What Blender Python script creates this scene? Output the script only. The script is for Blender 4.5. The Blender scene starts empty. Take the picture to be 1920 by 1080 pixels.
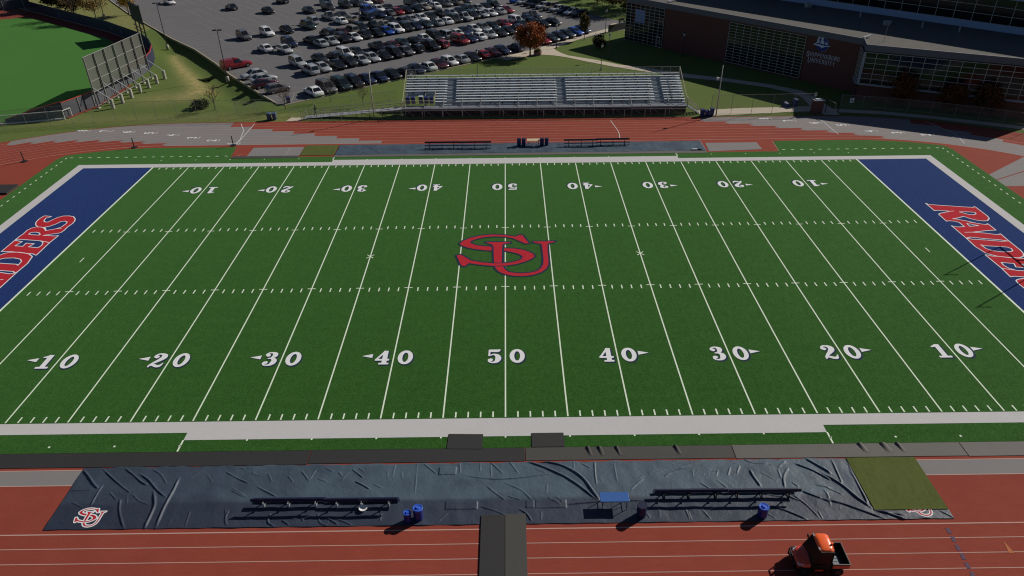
import bpy, math, random
import numpy as np
from mathutils import Vector, Matrix

sc = bpy.context.scene
R = math.radians
# ---------------------------------------------------------------- camera
cam_d = bpy.data.cameras.new("camera")
cam = bpy.data.objects.new("camera", cam_d)
sc.collection.objects.link(cam)
sc.camera = cam
PITCH, YAW, ROLL = .5555, .0028, -.0106
fw = Vector((math.sin(YAW)*math.cos(PITCH), math.cos(YAW)*math.cos(PITCH), -math.sin(PITCH)))
rt = fw.cross(Vector((0, 0, 1))).normalized(); up = rt.cross(fw)
r2 = rt*math.cos(ROLL)+up*math.sin(ROLL); u2 = -rt*math.sin(ROLL)+up*math.cos(ROLL)
M = Matrix((r2, u2, -fw)).transposed().to_4x4()
M.translation = Vector((.4636, -64.4328, 36.0449))
cam.matrix_world = M
cam_d.sensor_width = 36.0
cam_d.lens = 36.0*1360.442/1920
cam_d.clip_start = .5
cam_d.clip_end = 6000
# ---------------------------------------------------------------- light
SUN_DIR = Vector((.841*math.cos(R(30.3)), .541*math.cos(R(30.3)), math.sin(R(30.3)))).normalized()
w = bpy.data.worlds.new("World"); sc.world = w; w.use_nodes = True
nt = w.node_tree; bg = nt.nodes["Background"]
sky = nt.nodes.new("ShaderNodeTexSky"); sky.sky_type = 'NISHITA'; sky.sun_disc = False
sky.sun_elevation = math.asin(SUN_DIR.z)
sky.sun_rotation = math.atan2(SUN_DIR.x, SUN_DIR.y)
sky.air_density = .55; sky.dust_density = .25; sky.ozone_density = 2.0
nt.links.new(sky.outputs[0], bg.inputs[0]); bg.inputs[1].default_value = SKY_S = .05
sun_d = bpy.data.lights.new("sun", 'SUN'); sun_d.energy = 5.0; sun_d.angle = R(.5); sun_d.color = (1, .93, .83)
sun = bpy.data.objects.new("sun", sun_d); sc.collection.objects.link(sun)
sun.rotation_euler = (-SUN_DIR).to_track_quat('-Z', 'Y').to_euler()
sun.location = (60, 40, 80)
sc.view_settings.view_transform = 'Standard'; sc.view_settings.look = 'None'
sc.view_settings.gamma = 1; sc.view_settings.exposure = -.15
sc.view_settings.use_curve_mapping = False
sc.cycles.filter_width = 1.15
C = sc.collection
rnd = random.Random(7)

# ---------------------------------------------------------------- helpers
def sock(n, *names):
    for a in names:
        if a in n.inputs: return n.inputs[a]
MATS = {}
def mat(name, col, rough=.8, spec=.3, noise=None, bump=None, metal=0., coat=0., alpha=None, objcol=False, streak=None, emis=None):
    """noise: list of (scale, amount, colour2); bump: (scale, strength, distance)"""
    if name in MATS: return MATS[name]
    m = bpy.data.materials.new(name); m.use_nodes = True
    t = m.node_tree; N = t.nodes; L = t.links
    b = N["Principled BSDF"]
    b.inputs["Roughness"].default_value = rough
    b.inputs["Metallic"].default_value = metal
    s = sock(b, "Specular IOR Level", "Specular"); s.default_value = spec
    if coat: sock(b, "Coat Weight", "Clearcoat").default_value = coat
    c4 = (*col, 1)
    b.inputs["Base Color"].default_value = c4
    cur = None
    tc = N.new("ShaderNodeTexCoord")
    if objcol:
        oi = N.new("ShaderNodeObjectInfo"); cur = oi.outputs["Color"]
    for q in (noise or []):
        sc_, amt, c2 = q[:3]
        src = tc.outputs["Object"]
        if len(q) > 3:
            mp = N.new("ShaderNodeMapping"); mp.inputs["Scale"].default_value = q[3]
            L.new(src, mp.inputs[0]); src = mp.outputs[0]
        n = N.new("ShaderNodeTexNoise"); n.inputs["Scale"].default_value = sc_; n.inputs["Detail"].default_value = 4
        n.inputs["Roughness"].default_value = .65
        L.new(src, n.inputs["Vector"])
        mr = N.new("ShaderNodeMapRange"); mr.inputs[1].default_value = .35; mr.inputs[2].default_value = .65
        mr.inputs[3].default_value = 0; mr.inputs[4].default_value = amt
        L.new(n.outputs[0], mr.inputs[0])
        mx = N.new("ShaderNodeMix"); mx.data_type = 'RGBA'
        L.new(mr.outputs[0], mx.inputs[0])
        if cur is None: mx.inputs[6].default_value = c4
        else: L.new(cur, mx.inputs[6])
        mx.inputs[7].default_value = (*c2, 1)
        cur = mx.outputs[2]
    if cur is not None: L.new(cur, b.inputs["Base Color"])
    if bump:
        n = N.new("ShaderNodeTexNoise"); n.inputs["Scale"].default_value = bump[0]; n.inputs["Detail"].default_value = 3
        L.new(tc.outputs["Object"], n.inputs["Vector"])
        bp = N.new("ShaderNodeBump"); bp.inputs["Strength"].default_value = bump[1]; bp.inputs["Distance"].default_value = bump[2]
        L.new(n.outputs[0], bp.inputs["Height"]); L.new(bp.outputs[0], b.inputs["Normal"])
    if alpha is not None: b.inputs["Alpha"].default_value = alpha
    if emis: 
        sock(b, "Emission Color", "Emission").default_value = (*emis[0], 1); b.inputs["Emission Strength"].default_value = emis[1]
    MATS[name] = m
    return m

class MB:
    def __init__(s): s.v = []; s.f = []; s.m = []
    def add(s, vs, fs, mi=0):
        o = len(s.v); s.v += [tuple(p) for p in vs]; s.f += [tuple(i+o for i in f) for f in fs]; s.m += [mi]*len(fs); return s
    def box(s, x0, x1, y0, y1, z0, z1, mi=0, T=None):
        vs = [(x, y, z) for z in (z0, z1) for y in (y0, y1) for x in (x0, x1)]
        if T is not None: vs = [T @ Vector(p) for p in vs]
        return s.add(vs, [(0, 2, 3, 1), (4, 5, 7, 6), (0, 1, 5, 4), (2, 6, 7, 3), (0, 4, 6, 2), (1, 3, 7, 5)], mi)
    def bar(s, a, b, w_, h_=None, mi=0):
        """square bar from a to b"""
        h_ = h_ or w_; a = Vector(a); b = Vector(b); d = (b-a)
        if d.length < 1e-6: return s
        z = d.normalized(); x = z.cross(Vector((0, 0, 1)))
        if x.length < 1e-3: x = Vector((1, 0, 0))
        x.normalize(); y = x.cross(z)
        vs = [p+x*i*w_/2+y*j*h_/2 for p in (a, b) for j in (-1, 1) for i in (-1, 1)]
        return s.add(vs, [(0, 2, 3, 1), (4, 5, 7, 6), (0, 1, 5, 4), (2, 6, 7, 3), (0, 4, 6, 2), (1, 3, 7, 5)], mi)
    def cyl(s, a, b, r, r2_=None, n=10, mi=0, cap=True):
        r2_ = r if r2_ is None else r2_; a = Vector(a); b = Vector(b); z = (b-a).normalized()
        x = z.cross(Vector((0, 0, 1)))
        if x.length < 1e-3: x = Vector((1, 0, 0))
        x.normalize(); y = z.cross(x)
        vs = [];
        for p, q in ((a, r), (b, r2_)):
            for i in range(n):
                t = 2*math.pi*i/n; vs.append(p+x*q*math.cos(t)+y*q*math.sin(t))
        fs = [(i, (i+1) % n, n+(i+1) % n, n+i) for i in range(n)]
        if cap: fs += [tuple(range(n-1, -1, -1)), tuple(range(n, 2*n))]
        return s.add(vs, fs, mi)
    def lathe(s, prof, cx=0, cy=0, n=20, mi=0):
        vs = [(cx+r*math.cos(2*math.pi*i/n), cy+r*math.sin(2*math.pi*i/n), z) for r, z in prof for i in range(n)]
        fs = [(k*n+i, k*n+(i+1) % n, (k+1)*n+(i+1) % n, (k+1)*n+i) for k in range(len(prof)-1) for i in range(n)]
        fs += [tuple(range(n-1, -1, -1)), tuple(range((len(prof)-1)*n, len(prof)*n))]
        return s.add(vs, fs, mi)
    def poly(s, pts, z=0, mi=0):
        return s.add([(p[0], p[1], z) for p in pts], [tuple(range(len(pts)))], mi)
    def strip(s, pts, w_, z=0, mi=0, zs=None):
        """flat ribbon along a polyline"""
        P = [Vector((p[0], p[1])) for p in pts]; vs = []
        for i, p in enumerate(P):
            d = (P[min(i+1, len(P)-1)]-P[max(i-1, 0)]).normalized(); n = Vector((-d.y, d.x))
            for sg in (-1, 1):
                q = p+n*sg*w_/2; vs.append((q.x, q.y, z))
        return s.add(vs, [(2*i, 2*i+2, 2*i+3, 2*i+1) for i in range(len(P)-1)], mi)
    def wall(s, pts, z0, z1, th, mi=0):
        P = [Vector((p[0], p[1])) for p in pts]; vs = []
        for i, p in enumerate(P):
            d = (P[min(i+1, len(P)-1)]-P[max(i-1, 0)]).normalized(); n = Vector((-d.y, d.x))*th/2
            for q in (p-n, p+n):
                for z in (z0, z1): vs.append((q.x, q.y, z))
        fs = []
        for i in range(len(P)-1):
            a = 4*i; b = a+4
            fs += [(a, b, b+1, a+1), (a+2, a+3, b+3, b+2), (a+1, b+1, b+3, a+3), (a, a+2, b+2, b)]
        fs += [(0, 1, 3, 2), (len(vs)-4, len(vs)-2, len(vs)-1, len(vs)-3)]
        return s.add(vs, fs, mi)
    def prism(s, pts, z0, z1, mi=0):
        n = len(pts)
        vs = [(p[0], p[1], z0) for p in pts]+[(p[0], p[1], z1) for p in pts]
        return s.add(vs, [tuple(range(n-1, -1, -1)), tuple(range(n, 2*n))]+[(i, (i+1) % n, n+(i+1) % n, n+i) for i in range(n)], mi)
    def build(s, name, mats, parent=None, smooth=False, recalc=True):
        me = bpy.data.meshes.new(name); me.from_pydata(s.v, [], s.f)
        if not isinstance(mats, (list, tuple)): mats = [mats]
        for q in mats: me.materials.append(q)
        if len(mats) > 1: me.polygons.foreach_set('material_index', s.m)
        if smooth: me.polygons.foreach_set('use_smooth', [True]*len(me.polygons))
        me.update()
        o = bpy.data.objects.new(name, me); C.objects.link(o)
        if parent: o.parent = parent
        return o
def tag(o, label, cat, group=None):
    o['label'] = label; o['category'] = cat
    if group: o['group'] = group
    return o
def thing(name, label, cat, loc=(0, 0, 0), rz=0, group=None):
    o = bpy.data.objects.new(name, None); C.objects.link(o); o.empty_display_size = .3
    o.location = loc; o.rotation_euler = (0, 0, rz)
    return tag(o, label, cat, group)
def struct(o, kind='structure'):
    o['kind'] = kind; return o
def copy_tree(o, parent=None):
    c = o.copy(); C.objects.link(c)
    if parent: c.parent = parent
    for ch in list(o.children): copy_tree(ch, c)
    return c
def bevel(o, wdt=.02, seg=2):
    m = o.modifiers.new('bevel', 'BEVEL'); m.width = wdt; m.segments = seg; m.limit_method = 'ANGLE'; return o

# ------------------------------------------------ painted shapes from distance fields
def poly_sdf(P, X, Y):
    P = np.array(P, float); d = np.full(X.shape, 1e9); ins = np.zeros(X.shape, bool)
    for i in range(len(P)):
        ax, ay = P[i]; bx, by = P[(i+1) % len(P)]
        ex, ey = bx-ax, by-ay; L2 = ex*ex+ey*ey+1e-12
        t = np.clip(((X-ax)*ex+(Y-ay)*ey)/L2, 0, 1)
        d = np.minimum(d, (X-ax-t*ex)**2+(Y-ay-t*ey)**2)
        if abs(ey) > 1e-9:
            c = ((ay > Y) != (by > Y)) & (X < (bx-ax)*(Y-ay)/ey+ax); ins ^= c
    d = np.sqrt(d); return np.where(ins, -d, d)
def crom(pts, n=6):
    P = [np.array(p, float) for p in pts]; out = []
    for i in range(len(P)-1):
        p0 = P[max(i-1, 0)]; p1 = P[i]; p2 = P[i+1]; p3 = P[min(i+2, len(P)-1)]
        for k in range(n):
            t = k/n; out.append(.5*((2*p1)+(-p0+p2)*t+(2*p0-5*p1+4*p2-p3)*t*t+(-p0+3*p1-3*p2+p3)*t**3))
    out.append(P[-1]); return out
def stroke_sdf(pts, X, Y, curve=True):
    Q = crom(pts) if curve and len(pts) > 2 else [np.array(p, float) for p in pts]
    d = np.full(X.shape, 1e9)
    for i in range(len(Q)-1):
        ax, ay, ar = Q[i]; bx, by, br = Q[i+1]; ex, ey = bx-ax, by-ay
        t = np.clip(((X-ax)*ex+(Y-ay)*ey)/(ex*ex+ey*ey+1e-9), 0, 1)
        d = np.minimum(d, np.hypot(X-ax-t*ex, Y-ay-t*ey)-(ar+t*(br-ar)))
    return d
def ell_sdf(cx, cy, a, b, X, Y):
    k = np.hypot((X-cx)/a, (Y-cy)/b); return (k-1)*min(a, b)
def sdf_fill(F, xs, ys, mb, z=0., mi=0, T=lambda x, y: (x, y)):
    """marching-squares fill of F<0 on the grid, added to mb at height z"""
    nx, ny = len(xs), len(ys); I = F < 0
    cnt = I[:-1, :-1].astype(int)+I[1:, :-1]+I[1:, 1:]+I[:-1, 1:]
    for j in range(ny-1):
        i = 0
        while i < nx-1:
            c = cnt[i, j]
            if c == 4:
                k = i
                while k < nx-1 and cnt[k, j] == 4: k += 1
                q = [(xs[i], ys[j]), (xs[k], ys[j]), (xs[k], ys[j+1]), (xs[i], ys[j+1])]
                mb.add([(*T(*p), z) for p in q], [(0, 1, 2, 3)], mi); i = k; continue
            if c:
                cr = [(i, j), (i+1, j), (i+1, j+1), (i, j+1)]; q = []
                for a in range(4):
                    p0 = cr[a]; p1 = cr[(a+1) % 4]; f0 = F[p0]; f1 = F[p1]
                    if f0 < 0: q.append((xs[p0[0]], ys[p0[1]]))
                    if (f0 < 0) != (f1 < 0):
                        t = f0/(f0-f1)
                        q.append((xs[p0[0]]+t*(xs[p1[0]]-xs[p0[0]]), ys[p0[1]]+t*(ys[p1[1]]-ys[p0[1]])))
                if len(q) > 2: mb.add([(*T(*p), z) for p in q], [tuple(range(len(q)))], mi)
            i += 1
def grid(x0, x1, y0, y1, h):
    xs = np.arange(x0, x1+h, h); ys = np.arange(y0, y1+h, h); X, Y = np.meshgrid(xs, ys, indexing='ij'); return xs, ys, X, Y
# ---------------------------------------------------------------- measured outlines (metres on the ground)
SU_S=[(2.47, 2.39), (1.85, 4.14), (1.56, 4.33), (1.26, 4.07), (1.09, 3.89), (-0.0, 4.28), (-1.35, 4.46), (-2.53, 4.26), (-3.69, 3.75), (-4.41, 3.14), (-4.75, 2.54), (-4.53, 2.1), (-3.93, 1.66), (-3.1, 1.3), (-2.12, 1.02), (-1.38, 0.92), (-0.16, 0.89), (0.48, 0.65), (1.13, 0.36), (1.6, -0.07), (1.79, -0.48), (1.62, -0.96), (1.1, -1.35), (0.47, -1.62), (-0.32, -1.74), (-1.26, -1.72), (-2.37, -1.5), (-3.49, -1.08), (-4.25, -0.17), (-4.51, 0.11), (-4.94, 0.01), (-4.74, -0.73), (-4.49, -1.69), (-4.31, -2.09), (-4.04, -2.2), (-3.74, -1.79), (-3.63, -1.58), (-2.68, -1.89), (-1.26, -2.21), (-0.0, -2.19), (1.1, -1.9), (2.05, -1.37), (2.7, -0.83), (2.96, -0.35), (2.85, 0.07), (2.42, 0.57), (1.79, 1.01), (0.98, 1.28), (-0.17, 1.39), (-1.39, 1.71), (-2.14, 1.87), (-2.96, 2.06), (-3.47, 2.42), (-3.69, 2.74), (-3.58, 3.12), (-3.01, 3.55), (-2.18, 3.92), (-1.18, 4.08), (-0.0, 3.92), (0.84, 3.58), (1.17, 3.27), (1.66, 2.81), (2.06, 2.37)]
SU_U=[(-2.03, 2.77), (0.54, 2.7), (0.49, 2.53), (-0.08, 2.42), (-0.29, 2.17), (-0.33, 1.48), (-0.36, -1.79), (-0.24, -2.29), (-0.08, -2.88), (0.3, -3.43), (0.92, -3.67), (1.69, -3.72), (2.46, -3.63), (3.08, -3.34), (3.49, -2.82), (3.76, -2.05), (3.84, -1.26), (3.84, 0.71), (3.82, 2.06), (3.63, 2.33), (2.98, 2.57), (2.9, 2.75), (5.22, 2.81), (5.04, 2.59), (4.54, 2.39), (4.37, 2.05), (4.33, 0.69), (4.31, -1.27), (4.27, -2.06), (4.04, -2.83), (3.46, -3.58), (2.6, -4.08), (1.68, -4.24), (0.76, -4.15), (-0.01, -3.87), (-0.62, -3.33), (-0.94, -2.71), (-1.08, -2.16), (-1.13, -1.14), (-1.22, 1.85), (-1.4, 2.28), (-1.82, 2.55)]
W_A=[(-10.98, 2.44), (-10.63, 2.65), (-10.39, 3.66), (-10.15, 4.89), (-9.9, 6.1), (-9.72, 7.21), (-9.92, 7.5), (-9.81, 7.55), (-8.66, 7.59), (-7.53, 7.61), (-6.88, 7.46), (-6.37, 6.98), (-6.3, 6.46), (-6.54, 5.81), (-6.89, 5.36), (-7.47, 4.97), (-6.98, 3.79), (-6.93, 3.46), (-6.86, 3.73), (-6.38, 4.64), (-5.83, 5.42), (-6.09, 4.87), (-5.6, 5.86), (-5.44, 6.29), (-5.66, 6.59), (-4.14, 6.62), (-4.02, 5.46), (-3.72, 3.92), (-3.47, 5.14), (-3.13, 6.04), (-3.15, 6.32), (-3.29, 6.6), (-1.71, 6.55), (-0.7, 6.55), (0.39, 6.55), (1.05, 6.41), (1.57, 6.06), (1.84, 5.54), (1.8, 4.74), (1.51, 3.62), (1.37, 3.35), (0.83, 2.72), (-0.12, 2.53), (-0.53, 2.43), (-2.35, 2.5), (-3.58, 2.48), (-3.91, 2.47), (-5.29, 2.45), (-5.08, 2.66), (-4.95, 3.02), (-5.03, 3.72), (-6.05, 3.69), (-6.39, 3.14), (-6.43, 2.77), (-6.36, 2.47), (-8.1, 2.49), (-8.34, 2.84), (-8.71, 3.91), (-8.86, 3.95), (-9.04, 3.19), (-9.05, 2.71), (-8.95, 2.48)]
W_AH=[[(-8.61, 5.1), (-8.59, 5.97), (-8.44, 6.73), (-8.09, 6.67), (-7.85, 6.27), (-7.96, 5.76), (-8.27, 5.4)], [(-5.75, 4.37), (-5.23, 5.37), (-5.07, 4.35)], [(-2.49, 2.67), (-2.62, 3.05), (-2.23, 4.44), (-1.99, 5.65), (-1.68, 6.41), (-1.63, 5.77), (-1.95, 4.29), (-2.17, 2.93)], [(-0.93, 3.21), (-0.71, 3.46), (-0.54, 4.81), (-0.38, 5.57), (-0.04, 5.83), (0.37, 5.72), (0.56, 5.41), (0.6, 4.47), (0.31, 3.66), (-0.17, 3.28)]]
W_B=[(2.03, 6.6), (5.29, 6.63), (5.92, 6.55), (6.87, 6.6), (7.35, 6.42), (7.63, 6.03), (7.72, 5.93), (7.94, 6.2), (8.28, 6.48), (8.84, 6.72), (9.52, 6.81), (10.34, 6.69), (10.4, 6.53), (10.23, 5.73), (10.01, 5.86), (9.84, 6.13), (9.27, 6.05), (8.93, 5.84), (8.79, 5.57), (8.86, 5.35), (9.36, 5.17), (9.92, 4.91), (10.31, 4.45), (10.33, 3.8), (10.11, 3.18), (9.52, 2.69), (8.95, 2.46), (8.34, 2.4), (7.52, 2.53), (6.76, 2.48), (6.23, 2.55), (5.98, 2.86), (5.79, 3.58), (5.57, 4.14), (5.53, 3.63), (5.4, 2.89), (5.5, 2.46), (3.86, 2.56), (1.15, 2.47), (1.21, 2.64), (1.47, 3.02), (1.53, 3.54), (1.75, 4.47), (2.01, 5.7)]
W_BH=[[(4.75, 6.44), (4.32, 3.75), (3.9, 3.28), (3.31, 3.1), (2.76, 3.19), (3.0, 4.3), (3.68, 4.07), (3.85, 5.04), (3.13, 4.97), (3.27, 5.87), (4.19, 5.62), (4.48, 6.56)], [(5.9, 5.91), (6.27, 5.87), (6.36, 5.44), (6.25, 5.03), (5.92, 4.69), (5.66, 4.59), (5.72, 5.19)], [(7.31, 4.83), (7.51, 5.11), (7.74, 4.61), (8.33, 4.18), (8.88, 3.97), (8.98, 3.57), (8.75, 3.2), (8.3, 3.12), (7.54, 3.22), (7.12, 3.59), (6.86, 4.15), (6.71, 4.46), (7.04, 4.7)]]
W_SH=-0.51
SEPS=[[(0.83, 2.72), (1.37, 3.35), (1.68, 4.17), (1.82, 4.72), (1.84, 5.58)], [(4.69, 6.39), (4.56, 5.36), (4.28, 4.11), (4.16, 3.42), (3.99, 2.96), (3.78, 2.54)], [(7.58, 5.9), (7.46, 5.29), (6.96, 4.73), (6.63, 4.5)], [(-3.72, 3.06), (-3.71, 3.91), (-3.57, 4.52)], [(-2.29, 2.56), (-2.51, 2.88), (-2.44, 3.55)], [(-8.76, 3.89), (-8.85, 4.6)], [(7.09, 3.62), (7.11, 3.04)], [(5.48, 4.13), (5.65, 3.55)]]
SU_SPLIT=-1.45
STRAW_L=[(-67.5, 87), (-64.5, 80.5), (-59.7, 72.2), (-55.3, 65), (-52, 60), (-53, 55)]
CURB_LEFT=[(-36.59, 50.45), (-40.62, 55.58), (-44.82, 61.26), (-49.47, 67.42), (-54.94, 75.64), (-63.13, 87.04), (-71.53, 96.65), (-81.72, 109.61), (-93.2, 124.53), (-106.18, 142.63)]
NUML=[(-38.23, 32.82), (-41.54, 34.19), (-44.76, 35.37), (-48.2, 36.58), (-51.77, 37.59), (-55.28, 38.15), (-58.68, 38.61), (-62.14, 38.95)]
NUMR=[(62.92, 32.14), (59.16, 33.12), (55.49, 34.11), (51.96, 34.89), (49.06, 37.59), (45.4, 38.64), (41.98, 39.71), (38.67, 40.79)]
FINISH=[(-39.56, 41.22), (-38.22, 38.15), (-37.6, 34.38), (-37.75, 32.7)]
LINE3=[(15.76, 40.74), (16.31, 35.86), (16.1, 32.62)]
LINE4=[(61.94, 38.43), (63.48, 33.62), (62.77, 29.65)]
LINE5=[(46.93, 40.26), (47.09, 33.74)]
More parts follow.
